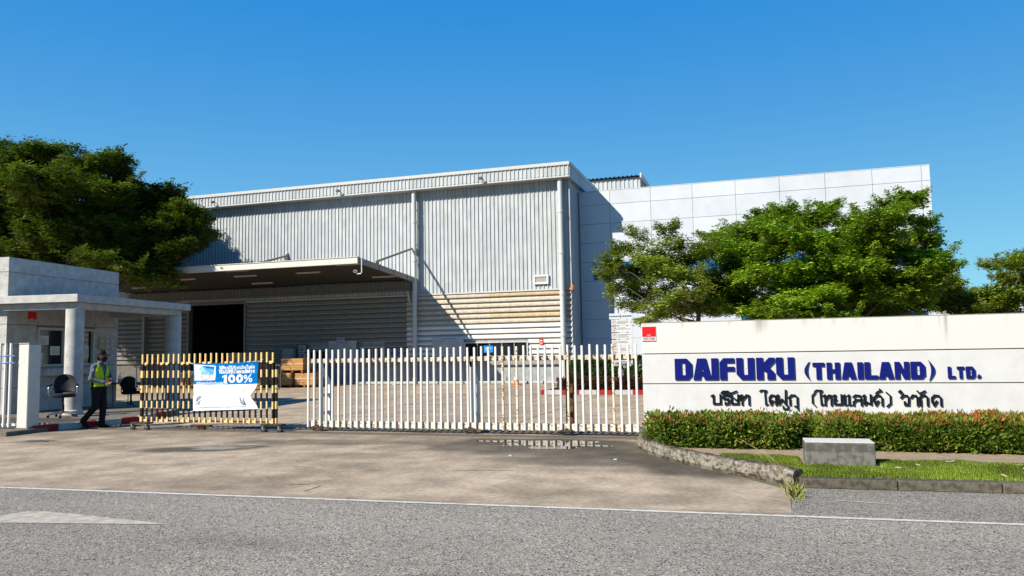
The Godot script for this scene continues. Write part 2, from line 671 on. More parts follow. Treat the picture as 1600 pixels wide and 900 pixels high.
# a clipped hedge: leaves through a box with a bumpy face, twigs inside
func hedge(called: String, label: String, a: Vector3, b: Vector3, n: int, leaf_len: float, low: Array, tips: Array, s: int, group := "") -> Node3D:
	var r := rng(s)
	var q := noise(s, 1.1, 3)
	var o := thing(called, label, "hedge", Vector3((a.x + b.x) * 0.5, a.y, (a.z + b.z) * 0.5), 0, group)
	var off := o.position
	var half := (b - a) * 0.5
	var wood := MB.new()
	for i in int((b.x - a.x) * 14.0):
		var p := Vector3(r.randf_range(-half.x, half.x) * 0.96, -0.03, r.randf_range(-half.z, half.z) * 0.7)
		var e := p + Vector3(r.randf_range(-0.15, 0.15), (b.y - a.y) * r.randf_range(0.6, 0.9), r.randf_range(-0.15, 0.15))
		wood.tube([p, p.lerp(e, 0.5) + Vector3(r.randf_range(-0.03, 0.03), 0, r.randf_range(-0.03, 0.03)), e], [0.012, 0.009, 0.004], 5)
	put("stem", wood, mat("bark", lin(0.13, 0.11, 0.085), 0.95), o).set_meta("kind", "stuff")
	var where := []
	var tints := []
	var up_where := []
	var up_tints := []
	for i in n:
		# towards the faces, where the leaves of a hedge are
		var p := Vector3(r.randf_range(-1, 1), r.randf_range(-1, 1), r.randf_range(-1, 1))
		var face := r.randf()
		if face < 0.42:
			p.z = 1.0 - absf(r.randfn(0, 0.12))
		elif face < 0.7:
			p.y = 1.0 - absf(r.randfn(0, 0.12))
		elif face < 0.76:
			p.x = signf(p.x) * (1.0 - absf(r.randfn(0, 0.02)))
		var w := p * half
		var bump := q.get_noise_3d(w.x * 1.6 + off.x, w.y * 2.0, w.z * 2.0)
		w.y = w.y + half.y + bump * 0.10
		w.z += bump * 0.16 * signf(p.z)
		if p.y < -0.55:
			w.z *= 0.93
			if r.randf() < 0.45:
				continue
		# rounded ends and shoulders
		var ex := absf(p.x) * half.x - half.x + 0.25
		if ex > 0.0 and absf(p.z) > 1.0 - ex * 1.6:
			continue
		var b3 := Basis.from_euler(Vector3(r.randf_range(-0.9, 0.9), r.randf() * TAU, r.randf_range(-0.9, 0.9))).scaled(Vector3.ONE * r.randf_range(0.7, 1.3))
		var is_tip := p.y > 0.80 and r.randf() < (0.7 if bump > 0.05 else 0.2)
		if is_tip:
			w.y += r.randf_range(0.0, 0.05)
			b3 = Basis.from_euler(Vector3(r.randf_range(-0.4, 0.4), r.randf() * TAU, r.randf_range(-0.4, 0.4))).scaled(Vector3.ONE * r.randf_range(0.6, 1.3))
		var k: Color = tips[r.randi() % tips.size()] if is_tip or r.randf() < 0.03 else low[r.randi() % low.size()]
		var g := r.randf_range(0.75, 1.25)
		(up_where if is_tip else where).append(Transform3D(b3, w))
		(up_tints if is_tip else tints).append(Color(k.r * g, k.g * g, k.b * g))
	var m := leaf_mat()
	scatter("foliage", leaf_clump(s, 9, leaf_len * 1.1, leaf_len, leaf_len * 0.36, 0.0), m, where, tints, o)
	if up_where.size():
		var r2 := rng(s + 5)
		var mb := MB.new()
		for i in 8:
			var an := r2.randf() * TAU
			leaf(mb, Vector3(r2.randfn(0, 0.3), 0, r2.randfn(0, 0.3)) * leaf_len, Vector3(cos(an) * 0.55, r2.randf_range(0.6, 1.1), sin(an) * 0.55).normalized(), Vector3(cos(an), 0.4, sin(an)), leaf_len * r2.randf_range(0.8, 1.2), leaf_len * 0.3, 0.06)
		scatter("young_leaves", mb.mesh(), m, up_where, up_tints, o)
	return o

# ---------------------------------------------------------------- the scene
func _ready() -> void:
	var cam := Camera3D.new()
	cam.name = "camera"
	cam.position = Vector3(0, 1.6, 0)
	cam.rotation = Vector3(0.0802, deg_to_rad(17.5), -0.0175)
	cam.fov = 41.33
	cam.far = 2000.0
	cam.current = true
	add_child(cam)

	var sky_m := ProceduralSkyMaterial.new()
	sky_m.sky_top_color = lin(0.0, 0.235, 0.72)
	sky_m.sky_horizon_color = lin(0.42, 0.92, 1.06)
	sky_m.sky_curve = 0.13
	sky_m.ground_bottom_color = lin(0.16, 0.14, 0.11)
	sky_m.ground_horizon_color = lin(0.30, 0.30, 0.28)
	sky_m.sun_angle_max = 0.0
	var sky := Sky.new()
	sky.sky_material = sky_m
	var env := Environment.new()
	env.background_mode = Environment.BG_SKY
	env.sky = sky
	env.background_energy_multiplier = 0.475
	env.tonemap_mode = Environment.TONE_MAPPER_LINEAR
	env.tonemap_exposure = 2.0
	env.sdfgi_enabled = true
	env.ssao_enabled = true
	env.ssil_enabled = true
	var we := WorldEnvironment.new()
	we.name = "environment"
	we.environment = env
	add_child(we)

	var sun := DirectionalLight3D.new()
	sun.name = "sun"
	sun.light_energy = 1.6
	sun.light_color = Color(1.0, 0.962, 0.895)
	sun.light_angular_distance = 0.5
	sun.shadow_enabled = true
	sun.basis = Basis.looking_at(Vector3(0.498, -0.588, -0.637))
	add_child(sun)

	make_textures()
	ground_and_road()
	factory()
	office()
	guardhouse()
	sign_wall()
	sliding_gate()
	left_fence()
	barrier_gate()
	yard_things()
	front_planting()
	trees()
	guard_corner()
	guard_person()
	small_things()

func make_textures() -> void:
	tex.mottle = mottle(11, 0.012, 0.06, 512, 0.72, 1.0, 0.06)
	tex.soft = mottle(12, 0.006, 0.02, 512, 0.93, 1.0, 0.02)
	tex.rain = drawn(15, 512, 0.80)
	tex.grain = mottle(13, 0.2, 0.4, 256, 0.6, 1.0, 0.3)
	# asphalt: pale and dark chips in a dark binder
	var size := 1024
	var r := rng(21)
	var cells := noise(22, 0.17, 1, FastNoiseLite.TYPE_CELLULAR)
	cells.cellular_return_type = FastNoiseLite.RETURN_CELL_VALUE
	cells.fractal_type = FastNoiseLite.FRACTAL_NONE
	var chips := cells.get_seamless_image(size, size)
	chips.convert(Image.FORMAT_L8)
	var cb := chips.get_data()
	var soft := field(23, 0.02, 4, size)
	var out := PackedByteArray()
	out.resize(size * size)
	for i in size * size:
		var x := cb[i] / 255.0
		x = 0.60 + 0.25 * x + (0.12 if x > 0.92 else 0.0) - (0.22 if x < 0.12 else 0.0)
		out[i] = int(clampf((x + (r.randf() - 0.5) * 0.24 + (soft[i] / 255.0 - 0.5) * 0.12) * 255.0, 0, 255))
	tex.asphalt = grey_tex(out, size)
	# poured concrete: brushed streaks, pores, blotches
	var a := field(31, 0.004, 5, size)
	var b := field(32, 0.03, 4, size)
	out = PackedByteArray()
	out.resize(size * size)
	for i in size * size:
		var x := 0.62 + 0.36 * (a[i] * 0.55 + b[i] * 0.45) / 255.0
		if r.randf() < 0.010:
			x -= 0.22
		out[i] = int(clampf((x + (r.randf() - 0.5) * 0.15) * 255.0, 0, 255))
	tex.concrete = grey_tex(out, size)
	tex.stone = blotch(41, 0.055, 256, Color(0.42, 0.40, 0.36), Color(0.86, 0.84, 0.80), 0.48, 0.10, 0.16)
	tex.rust = blotch(43, 0.035, 256, Color(0.96, 0.94, 0.89), Color(0.68, 0.50, 0.36), 0.63, 0.05, 0.03)
	tex.rust_more = blotch(44, 0.03, 256, Color(0.90, 0.86, 0.78), Color(0.50, 0.31, 0.18), 0.56, 0.06, 0.06)
	tex.render = blotch(45, 0.010, 512, Color(0.80, 0.80, 0.79), Color(0.60, 0.59, 0.57), 0.5, 0.22, 0.04)
	var im := Image.create(512, 128, false, Image.FORMAT_RGB8)
	var g := noise(47, 0.02, 4)
	for y in 128:
		for x in 512:
			var t := 0.82 + 0.16 * g.get_noise_2d(x * 0.5, y * 6.0) + 0.06 * g.get_noise_2d(x * 4.0, y * 30.0)
			im.set_pixel(x, y, Color(0.93 * t, 0.72 * t, 0.47 * t))
	tex.wood = ImageTexture.create_from_image(im)

func ground_and_road() -> void:
	var soil := relief(mat("soil", lin(0.52, 0.40, 0.27), 0.95, 0, tex.mottle, 1.1), tex.grain, 1.5)
	struct("ground", MB.new().sheet(pv([-700, 500, 700, 500, 700, -900, -700, -900]), 0.0), mat("dry_ground", lin(0.20, 0.19, 0.11), 0.95, 0, tex.mottle, 9.0))
	var q := noise(51, 0.35, 4)
	var q2 := noise(52, 1.6, 3)
	var q3 := noise(53, 0.12, 3)
	var conc := relief(mat("yard_concrete", lin(0.735, 0.585, 0.43), 0.9, 0, tex.concrete, 3.1, true), tex.concrete, 0.4)
	# the yard behind the gate, down to its joints
	var yard := func(x: float, z: float) -> Color:
		var t := 0.90 + q3.get_noise_2d(x, z) * 0.20 + q.get_noise_2d(x, z) * 0.13 + q2.get_noise_2d(x * 0.4, z * 2.0) * 0.06
		t *= 1.0 - 0.16 * ellipse_share(x, z, -8.0, -26.0, 5.0, 0.8, 0.1, q, 0.5) - 0.12 * ellipse_share(x, z, -12.0, -19.0, 6.0, 0.7, 0.05, q, 0.6)
		return Color(t, t, t * 0.99)
	struct("yard", tinted_ground(pv([-60, -13.2, 30, -13.2, 30, -36, -60, -36]), 0.004, 0.5, yard), conc)
	var joints := MB.new()
	for z in [-17.2, -21.2, -25.2, -29.2]:
		joints.box(Vector3(-15, 0.0065, z), Vector3(60, 0.003, 0.022))
	for x in [-30.0, -25.0, -20.0, -15.0, -10.0, -5.0]:
		for z in [-15.2, -19.2, -23.2, -27.2, -31.2]:
			joints.box(Vector3(x, 0.0065, z), Vector3(0.022, 0.003, 3.97))
	struct("yard_joint", joints, mat("joint", lin(0.12, 0.10, 0.08), 0.95))
	# the apron between gate and road
	var apron := func(x: float, z: float) -> Color:
		var t := 0.93 + q3.get_noise_2d(x * 1.6, z * 3.0) * 0.2 + q.get_noise_2d(x, z * 2.0) * 0.13 + q2.get_noise_2d(x * 0.7, z * 2.2) * 0.09
		var dark := 0.0
		dark = maxf(dark, 0.62 * ellipse_share(x, z, -0.9, -10.8, 2.3, 1.0, 0.75, q, 0.55))
		dark = maxf(dark, 0.55 * ellipse_share(x, z, -2.9, -11.9, 2.6, 1.2, 0.1, q, 0.5))
		dark = maxf(dark, 0.40 * ellipse_share(x, z, -2.6, -10.7, 1.5, 0.6, 0.1, q, 0.9))
		dark = maxf(dark, 0.66 * ellipse_share(x, z, -3.3, -12.7, 1.9, 0.75, 0.0, q, 0.35))
		dark = maxf(dark, 0.45 * ellipse_share(x, z, -6.6, -12.25, 2.6, 0.42, -0.12, q, 0.5))
		dark = maxf(dark, 0.58 * ellipse_share(x, z, -9.1, -10.9, 1.25, 0.5, -0.35, q, 0.3))
		dark = maxf(dark, 0.35 * ellipse_share(x, z, -12.9, -11.3, 0.8, 0.32, 0.0, q, 0.4))
		dark = maxf(dark, 0.22 * ellipse_share(x, z, -4.4, -11.4, 0.9, 0.18, 0.3, q, 0.4))
		dark = maxf(dark, 0.42 * (1.0 - smoothstep(0.0, 0.75, absf(z + 13.8))) * (0.65 + q.get_noise_2d(x * 2.0, z)))
		dark = maxf(dark, 0.35 * (1.0 - smoothstep(0.0, 0.12, absf(z + 7.6 + (x + 2.5) * 0.047 - 0.02) + q2.get_noise_2d(x * 3.0, z) * 0.06)))
		dark = maxf(dark, 0.26 * (1.0 - smoothstep(-12.8, -11.2, z + q.get_noise_2d(x * 1.5, z) * 1.2)))
		dark = maxf(dark, 0.20 * smoothstep(0.15, 0.5, q3.get_noise_2d(x * 2.2 + 40.0, z * 4.5)))
		dark = minf(dark * 1.2, 0.75)
		t *= 1.0 - dark
		return Color(t, t * (1.0 + dark * 0.06), t * (0.99 + dark * 0.08))
	struct("driveway", tinted_ground(pv([-40, -5.86, 0.27, -7.72, 0.30, -9.05, -0.3, -9.9, -1.1, -10.9, -1.7, -11.8, -1.85, -12.4, -1.85, -14.55, -40, -14.55]), 0.008, 0.14, apron), conc)
	var cracks := MB.new()
	for l in [[-5.02, -7.82, -5.03, -8.20], [-5.49, -8.19, -5.20, -8.22], [-3.9, -9.6, -3.1, -9.75], [-6.3, -9.5, -5.9, -9.42]]:
		var d := Vector2(l[2] - l[0], l[3] - l[1])
		for i in 5:
			cracks.box(Vector3(l[0] + d.x * (i + 0.5) / 5.0, 0.0105, l[1] + d.y * (i + 0.5) / 5.0 + sin(i * 2.3) * 0.012), Vector3(d.length() / 5.0 + 0.005, 0.003, 0.009), 0, Basis(Vector3.UP, -d.angle() + sin(i * 3.1) * 0.2))
	struct("driveway_crack", cracks, mats.joint)
	# road, turned 2.7 degrees against the factory
	var tar := relief(mat("asphalt", lin(0.66, 0.60, 0.515), 0.92, 0, tex.asphalt, 1.9, true), tex.asphalt, 0.7)
	var road := func(x: float, z: float) -> Color:
		var t := 0.94 + q3.get_noise_2d(x * 1.2, z * 4.0) * 0.16 + q.get_noise_2d(x, z * 2.0) * 0.10
		# wheel tracks polished darker, oil drips, a tarred patch
		var lane := z + 0.0478 * x
		t *= 1.0 - 0.09 * exp(-pow((lane + 6.0) / 0.32, 2.0)) - 0.09 * exp(-pow((lane + 4.3) / 0.32, 2.0))
		t *= 1.0 - 0.25 * ellipse_share(x, z, -1.9, -5.1, 0.5, 0.16, 0.1, q2, 0.6) - 0.18 * ellipse_share(x, z, -4.2, -5.6, 0.7, 0.2, 0.0, q2, 0.6)
		if x > 0.2 and z < -7.8:
			t *= 0.80 + 0.12 * smoothstep(-9.25, -8.6, z + 0.047 * x)
		return Color(t, t, t)
	struct("road", tinted_ground(pv([-40, -5.86, 0.27, -7.72, 0.32, -9.2, 30, -10.6, 30, 6, -40, 8]), 0.0085, 0.25, road), tar)
	struct("road_beyond", MB.new().sheet(pv([-300, 6.0, -40, -5.86, -40, 8, -300, 20]), 0.0085), tar)
	struct("road_beyond", MB.new().sheet(pv([30, -10.6, 300, -23.0, 300, -8.0, 30, 6]), 0.0085), tar)
	# worn edge line and the arrow of the lane
	var paint := mat("road_paint", lin(0.88, 0.85, 0.78), 0.75, 0, tex.mottle, 0.4)
	var line := MB.new()
	var r := rng(61)
	var x := -40.0
	# one ragged strip after another, chips missing from both rims
	while x < 40.0:
		var l := r.randf_range(0.05, 0.16)
		var zc := -7.66 - 0.0478 * x
		if r.randf() > 0.025:
			var a0 := 0.038 - (0.016 * r.randf() if r.randf() < 0.35 else 0.0)
			var a1 := 0.038 - (0.016 * r.randf() if r.randf() < 0.35 else 0.0)
			line.sheet(PackedVector2Array([Vector2(x, zc - a0), Vector2(x + l, zc - a1 - 0.0478 * l), Vector2(x + l, zc + a0 - 0.0478 * l), Vector2(x, zc + a1)]), 0.0135)
		x += l
	struct("edge_line", line, paint)
	var arrow := MB.new()
	arrow.sheet(pv([-5.29, -6.03, -6.15, -6.13, -6.75, -6.20, -7.16, -6.22, -7.25, -6.18, -7.33, -6.04, -7.34, -5.94, -7.76, -5.73, -10.5, -5.27, -10.5, -5.06, -7.03, -5.70]), 0.0135)
	struct("lane_arrow", arrow, mat("worn_paint", lin(0.78, 0.70, 0.58), 0.85, 0, tex.concrete, 0.7))
	struct("lane_mark", MB.new().sheet(pv([0.75, -8.55, 1.2, -8.46, 1.21, -8.43, 0.74, -8.51]), 0.0135), mats.worn_paint)
	# standing water by the gate
	var wet := mat("water", lin(0.035, 0.032, 0.028), 0.02)
	for w in [[-3.3, -12.5, 0.95, 0.50, 0.0, 71], [-8.75, -11.1, 0.55, 0.20, -0.3, 72], [-4.35, -12.72, 0.45, 0.10, 0.05, 73], [-13.1, -11.36, 0.30, 0.14, 0.0, 74]]:
		var qn := noise(w[5], 0.9, 3)
		var poly := PackedVector2Array()
		for i in 48:
			var a := TAU * i / 48
			var k: float = 1.0 + qn.get_noise_2d(cos(a) * 1.2, sin(a) * 1.2) * 0.75
			poly.append(Vector2(w[0], w[1]) + Vector2(cos(a) * w[2] * k, sin(a) * w[3] * k).rotated(w[4]))
		struct("puddle", MB.new().sheet(poly, 0.0125), wet if w[3] > 0.25 or w[5] == 73 else mat("damp_film", lin(0.16, 0.145, 0.13), 0.22))
	# rails that the gate runs on, in a dirty strip
	var steel := mat("rail_steel", lin(0.22, 0.19, 0.16), 0.5, 0.6, tex.mottle, 0.3)
	for z in [-13.54, -14.22]:
		struct("gate_rail", MB.new().box(Vector3(-9.0, 0.018, z), Vector3(14.2, 0.02, 0.045), 0.004), steel)
	struct("rail_channel", MB.new().box(Vector3(-9.0, 0.0105, -13.40), Vector3(14.2, 0.004, 0.05)).box(Vector3(-9.0, 0.0105, -14.0), Vector3(14.2, 0.004, 0.09)), mats.joint)
	# rough kerb that curves from the gate to the road
	var kp := [Vector2(-1.90, -13.7), Vector2(-1.90, -13.1), Vector2(-1.87, -12.6), Vector2(-1.80, -12.25), Vector2(-1.63, -11.78), Vector2(-1.40, -11.32), Vector2(-1.16, -10.94), Vector2(-0.93, -10.64), Vector2(-0.70, -10.39), Vector2(-0.28, -9.96), Vector2(0.08, -9.62), Vector2(0.36, -9.28)]
	var kerb := MB.new()
	var kq := noise(81, 5.0, 3)
	var rows := []
	for i in kp.size() - 1:
		var steps := int(kp[i].distance_to(kp[i + 1]) / 0.035) + 1
		for sidx in steps + (1 if i == kp.size() - 2 else 0):
			var p: Vector2 = kp[i].lerp(kp[i + 1], float(sidx) / steps)
			var d: Vector2 = (kp[mini(i + 2, kp.size() - 1)] - kp[maxi(i - 1, 0)]).normalized()
			var inward := Vector2(-d.y, d.x) * (1.0 if Vector2(-d.y, d.x).dot(Vector2(1, -0.4)) > 0 else -1.0)
			var ring := []
			for k in [[0.0, 0.0], [-0.008, 0.05], [0.0, 0.10], [0.004, 0.145], [0.016, 0.178], [0.045, 0.192], [0.10, 0.196], [0.135, 0.188], [0.15, 0.16], [0.15, 0.0]]:
				var n: float = kq.get_noise_3d(p.x, k[1] * 1.5 + k[0], p.y) * 0.036
				var o: float = k[0] + n * (1.0 if k[0] < 0.05 else 0.3)
				ring.append(Vector3(p.x + inward.x * o, k[1] + n * 0.35 * (1.0 if k[1] > 0.01 else 0.0), p.y + inward.y * o))
			rows.append([ring, Vector3(inward.x, 0, inward.y)])
	for i in rows.size() - 1:
		for k in 9:
			var face: Vector3 = -rows[i][1] if k < 4 else (Vector3.UP if k < 8 else rows[i][1])
			kerb.paint(Color(0.36, 0.34, 0.31) if k >= 5 else (Color(0.62, 0.6, 0.56) if k == 4 or (k == 0) else Color(1, 1, 1)))
			kerb.quad(rows[i][0][k], rows[i + 1][0][k], rows[i + 1][0][k + 1], rows[i][0][k + 1], face)
	for e in [0, rows.size() - 1]:
		for k in range(1, 9):
			kerb.tri(rows[e][0][0], rows[e][0][k], rows[e][0][k + 1], Vector3(0.3, 0, 1) if e > 0 else Vector3(0, 0, -1))
	struct("curved_kerb", kerb, relief(mat("kerb_stone", lin(0.47, 0.455, 0.425), 0.95, 0, tex.stone, 1.0, true), tex.grain, 1.2))
	# straight kerb of the verge: cast blocks
	var kerb_line := Node3D.new()
	hang(kerb_line, "verge_kerb", self)
	tag(kerb_line, "", "", "", "structure")
	kerb_line.position = Vector3(0.42, 0, -9.19)
	kerb_line.rotation.y = 0.05
	for i in 12:
		var b := MB.new().box(Vector3(0.5, 0.06, -0.075), Vector3(0.994, 0.112 + (i % 3) * 0.003, 0.15 + (i % 2) * 0.004), 0.012)
		put("kerb_block", b, mat("kerb_block%d" % (i % 3), lin(0.26, 0.235, 0.19) * (0.94 + 0.05 * (i % 3)), 0.95, 0, tex.render, 0.45), kerb_line, Vector3(i * 1.0, 0, 0))
	# planting strip before the sign wall
	struct("verge", MB.new().sheet(pv([-1.78, -13.8, -1.76, -12.4, -1.55, -11.8, -1.02, -10.86, -0.2, -9.95, 0.42, -9.3, 13, -9.95, 13, -13.8]), 0.098), soil)
	# left pavement under the fence, with its kerb
	struct("pavement", MB.new().span(Vector3(-40, 0, -13.3), Vector3(-14.62, 0.10, -11.9), 0.01), mat("pavement_slab", lin(0.30, 0.26, 0.20), 0.95, 0, tex.concrete, 1.3))
	# island by the guardhouse, its kerb painted red and white
	struct("guardhouse_island", MB.new().prism(pv([-14.78, 12.6, -14.32, 14.0, -14.25, 15.0, -14.62, 16.3, -14.95, 17.2, -16.9, 18.0, -24, 17.0, -24, 13.32, -15.0, 13.32]), 0.0, 0.14, Transform3D(Basis(Vector3.RIGHT, -PI / 2), Vector3.ZERO)), mat("island_paving", lin(0.30, 0.26, 0.21), 0.95, 0, tex.concrete, 1.2))
	var red := mat("kerb_red", lin(0.50, 0.030, 0.035), 0.7, 0, tex.mottle, 0.5)
	var white := mat("kerb_white", lin(0.72, 0.70, 0.65), 0.75, 0, tex.mottle, 0.5)
	var ik := Node3D.new()
	hang(ik, "island_kerb", self)
	tag(ik, "", "", "", "structure")
	var path := [Vector2(-14.69, -12.58), Vector2(-14.57, -13.11), Vector2(-14.43, -13.60), Vector2(-14.31, -13.92), Vector2(-14.22, -14.50), Vector2(-14.20, -15.0), Vector2(-14.42, -15.75), Vector2(-14.66, -16.4), Vector2(-14.95, -17.1)]
	for i in path.size() - 1:
		var d: Vector2 = path[i + 1] - path[i]
		var m: Vector2 = (path[i] + path[i + 1]) * 0.5
		put("kerb_block", MB.new().box(Vector3.ZERO, Vector3(d.length() - 0.006, 0.152, 0.14), 0.012), red if i % 2 == 0 else white, ik, Vector3(m.x - 0.07 * signf(1.0), 0.077, m.y)).rotation.y = -d.angle()
	# red and white kerb of the bed inside the gate
	var bed := Node3D.new()
	hang(bed, "bed_kerb", self)
	tag(bed, "", "", "", "structure")
	for i in 14:
		put("kerb_block", MB.new().box(Vector3.ZERO, Vector3(0.614, 0.16, 0.14), 0.012), white if i % 2 == 0 else red, bed, Vector3(-6.75 + i * 0.62, 0.08, -26.0))
	for i in 4:
		put("kerb_block", MB.new().box(Vector3.ZERO, Vector3(0.14, 0.16, 0.614), 0.012), red if i % 2 == 0 else white, bed, Vector3(-7.13, 0.08, -26.24 - i * 0.62))
	struct("planting_bed", MB.new().sheet(pv([-7.06, -26.07, 9, -26.07, 9, -35.5, -7.06, -35.5]), 0.12), mat("bed_soil", lin(0.11, 0.075, 0.05), 0.95, 0, tex.mottle, 0.8))

func factory() -> void:
	var o := thing("factory", "long grey ribbed metal factory hall with a loading canopy on its front", "factory", Vector3(-20, 0, FRONT_Z))
	var off := Vector3(20, 0, -FRONT_Z)
	var clad := mat("cladding", lin(0.575, 0.615, 0.64), 0.55, 0.0, tex.rain, 3.4)
	var trim := mat("flashing", lin(0.62, 0.62, 0.60), 0.5, 0.0, tex.soft, 1.0)
	var base := mat("plinth_paint", lin(0.50, 0.52, 0.54), 0.8, 0.0, tex.mottle, 2.0)
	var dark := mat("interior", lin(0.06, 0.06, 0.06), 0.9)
	# shell: front wall in pieces round the doorway, other walls, floor, roof
	var x0 := -40.0
	var x1 := -7.92
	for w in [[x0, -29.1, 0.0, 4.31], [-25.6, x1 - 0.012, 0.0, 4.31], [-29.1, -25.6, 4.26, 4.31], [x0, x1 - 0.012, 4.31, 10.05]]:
		put("wall", MB.new().span(Vector3(w[0], w[2], FRONT_Z - 0.2) + off, Vector3(w[1], w[3], FRONT_Z) + off), mat("bay_wall_shade_tone", lin(0.22, 0.215, 0.205), 0.85, 0, tex.mottle, 2.0) if w[0] == x0 and w[2] == 0.0 else base, o)  # left bay piece darkened: shade of the bay put into its colour
	put("wall", MB.new().span(Vector3(x0, 0, -72) + off, Vector3(x0 + 0.2, 10.0, FRONT_Z - 0.2) + off), base, o)
	put("wall", MB.new().span(Vector3(x1 - 0.25, 0, -72) + off, Vector3(x1 - 0.04, 10.0, FRONT_Z - 0.2) + off), base, o)
	put("wall", MB.new().span(Vector3(x0 + 0.2, 0, -72) + off, Vector3(x1 - 0.25, 10.0, -71.8) + off), base, o)
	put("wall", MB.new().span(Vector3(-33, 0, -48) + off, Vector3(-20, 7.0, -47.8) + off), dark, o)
	put("roof", MB.new().span(Vector3(x0 - 0.1, 10.05, -72.2) + off, Vector3(x1 + 0.12, 10.16, FRONT_Z + 0.45) + off), trim, o)
	# upper front: ribbed sheet, deep eaves with a ribbed fascia
	put("wall_cladding", ribbed(x0, x1, 4.31, 9.5, 0.2, 0.055, 0.04), clad, o, Vector3(20, 0, 0.003))
	put("fascia_cladding", ribbed(x0, x1 + 0.15, 9.55, 10.02, 0.2, 0.055, 0.035), clad, o, Vector3(20, 0, 0.50))
	put("fascia_backing", MB.new().span(Vector3(x0, 9.50, FRONT_Z + 0.05) + off, Vector3(x1 + 0.15, 10.04, FRONT_Z + 0.495) + off), clad, o)
	put("fascia_cap", MB.new().span(Vector3(x0 - 0.15, 10.0, FRONT_Z + 0.452) + off, Vector3(x1 + 0.17, 10.16, FRONT_Z + 0.57) + off, 0.01), trim, o)
	put("fascia_foot", MB.new().span(Vector3(x0 - 0.1, 9.44, FRONT_Z + 0.04) + off, Vector3(x1 + 0.165, 9.497, FRONT_Z + 0.56) + off, 0.008), trim, o)
	put("cladding_foot", MB.new().span(Vector3(x0, 4.29, FRONT_Z + 0.006) + off, Vector3(x1 + 0.02, 4.36, FRONT_Z + 0.10) + off, 0.008), trim, o)
	# right flank
	var flank := put("side_cladding", ribbed(0, 38, 0.0, 9.42, 0.3, 0.04, 0.025), clad, o, Vector3(x1 + 20 - 0.038, 0, 0.0))
	flank.rotation.y = PI / 2
	put("side_cap", MB.new().span(Vector3(x1 - 0.03, 9.42, -72.2) + off, Vector3(x1 + 0.16, 10.045, FRONT_Z + 0.04) + off), clad, o)
	put("side_cap", MB.new().span(Vector3(x1 + 0.161, 9.98, -72.2) + off, Vector3(x1 + 0.185, 10.16, FRONT_Z + 0.45) + off), trim, o)
	put("corner_trim", MB.new().span(Vector3(x1 - 0.02, 0, FRONT_Z - 0.05) + off, Vector3(x1 + 0.03, 9.42, FRONT_Z + 0.05) + off), clad, o)
	# lower front: thirteen rows of big slats above the dock
	var cream := mat("slat_cream", lin(0.80, 0.71, 0.57), 0.65, 0, tex.mottle, 1.6)
	var yellow := mat("slat_yellow", lin(0.78, 0.61, 0.37), 0.65, 0, tex.mottle, 1.6)
	var whitem := mat("slat_white", lin(0.86, 0.85, 0.82), 0.6, 0, tex.soft, 1.6)
	var shade_slat := mat("slat_shade_tone", lin(0.31, 0.295, 0.27), 0.75, 0, tex.mottle, 1.6)  # darker slat copy: shade under the canopy put into its colour
	var pitch := 0.2477
	var holes := [[-29.1, -25.6, 0.0, 4.3], [-13.2, -10.02, 1.26, 1.97], [-21.7, -20.52, 1.05, 1.86], [-18.72, -17.4, 1.05, 1.86]]
	var prof := [Vector2(0.0, 0.0), Vector2(0.03, -0.012), Vector2(0.085, -0.075), Vector2(0.088, -0.15), Vector2(0.075, -0.178), Vector2(0.0, -0.185)]
	for row in 13:
		var y: float = 4.285 - row * pitch
		var cuts := [x0, x1 + 0.02]
		for q in [-34.0, -22.6, -16.2, -11.85]:
			cuts.append(q)
		for h in holes:
			if y > h[2] and y - pitch < h[3]:
				cuts.append(h[0])
				cuts.append(h[1])
		cuts.sort()
		for i in cuts.size() - 1:
			var a: float = cuts[i]
			var b: float = cuts[i + 1]
			var open := false
			for h in holes:
				if y > h[2] and y - pitch < h[3] and a >= h[0] - 0.01 and b <= h[1] + 0.01:
					open = true
			if open or b - a < 0.02:
				continue
			var mb := MB.new()
			for k in prof.size() - 1:
				var p: Vector2 = prof[k]
				var q: Vector2 = prof[k + 1]
				mb.quad(Vector3(a + 0.004, p.y, p.x), Vector3(b - 0.004, p.y, p.x), Vector3(b - 0.004, q.y, q.x), Vector3(a + 0.004, q.y, q.x), Vector3(0, q.x - p.x, p.y - q.y))
			for e in [a + 0.004, b - 0.004]:
				for k in range(1, prof.size() - 1):
					mb.tri(Vector3(e, prof[0].y, prof[0].x), Vector3(e, prof[k].y, prof[k].x), Vector3(e, prof[k + 1].y, prof[k + 1].x), Vector3(-1 if e < (a + b) * 0.5 else 1, 0, 0))
			var m: Material = shade_slat if b < -16.1 else whitem if row > 5 else (yellow if (row == 0 or row == 4) and a >= -11.9 else cream)
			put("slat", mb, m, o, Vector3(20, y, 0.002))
	# doorway frame, window strip, dark openings at the dock
	var frame := mat("door_frame", lin(0.20, 0.21, 0.22), 0.6)
	for fr in [[-29.22, -29.1, 0.0, 4.38], [-25.6, -25.48, 0.0, 4.38], [-29.1, -25.6, 4.26, 4.38]]:
		put("door_frame", MB.new().span(Vector3(fr[0], fr[2], FRONT_Z + 0.004) + off, Vector3(fr[1], fr[3], FRONT_Z + 0.12) + off, 0.005), frame, o)
	var pane := mat("dark_glass", lin(0.012, 0.014, 0.018), 0.06)
	var alu := mat("window_frame", lin(0.60, 0.60, 0.58), 0.5)
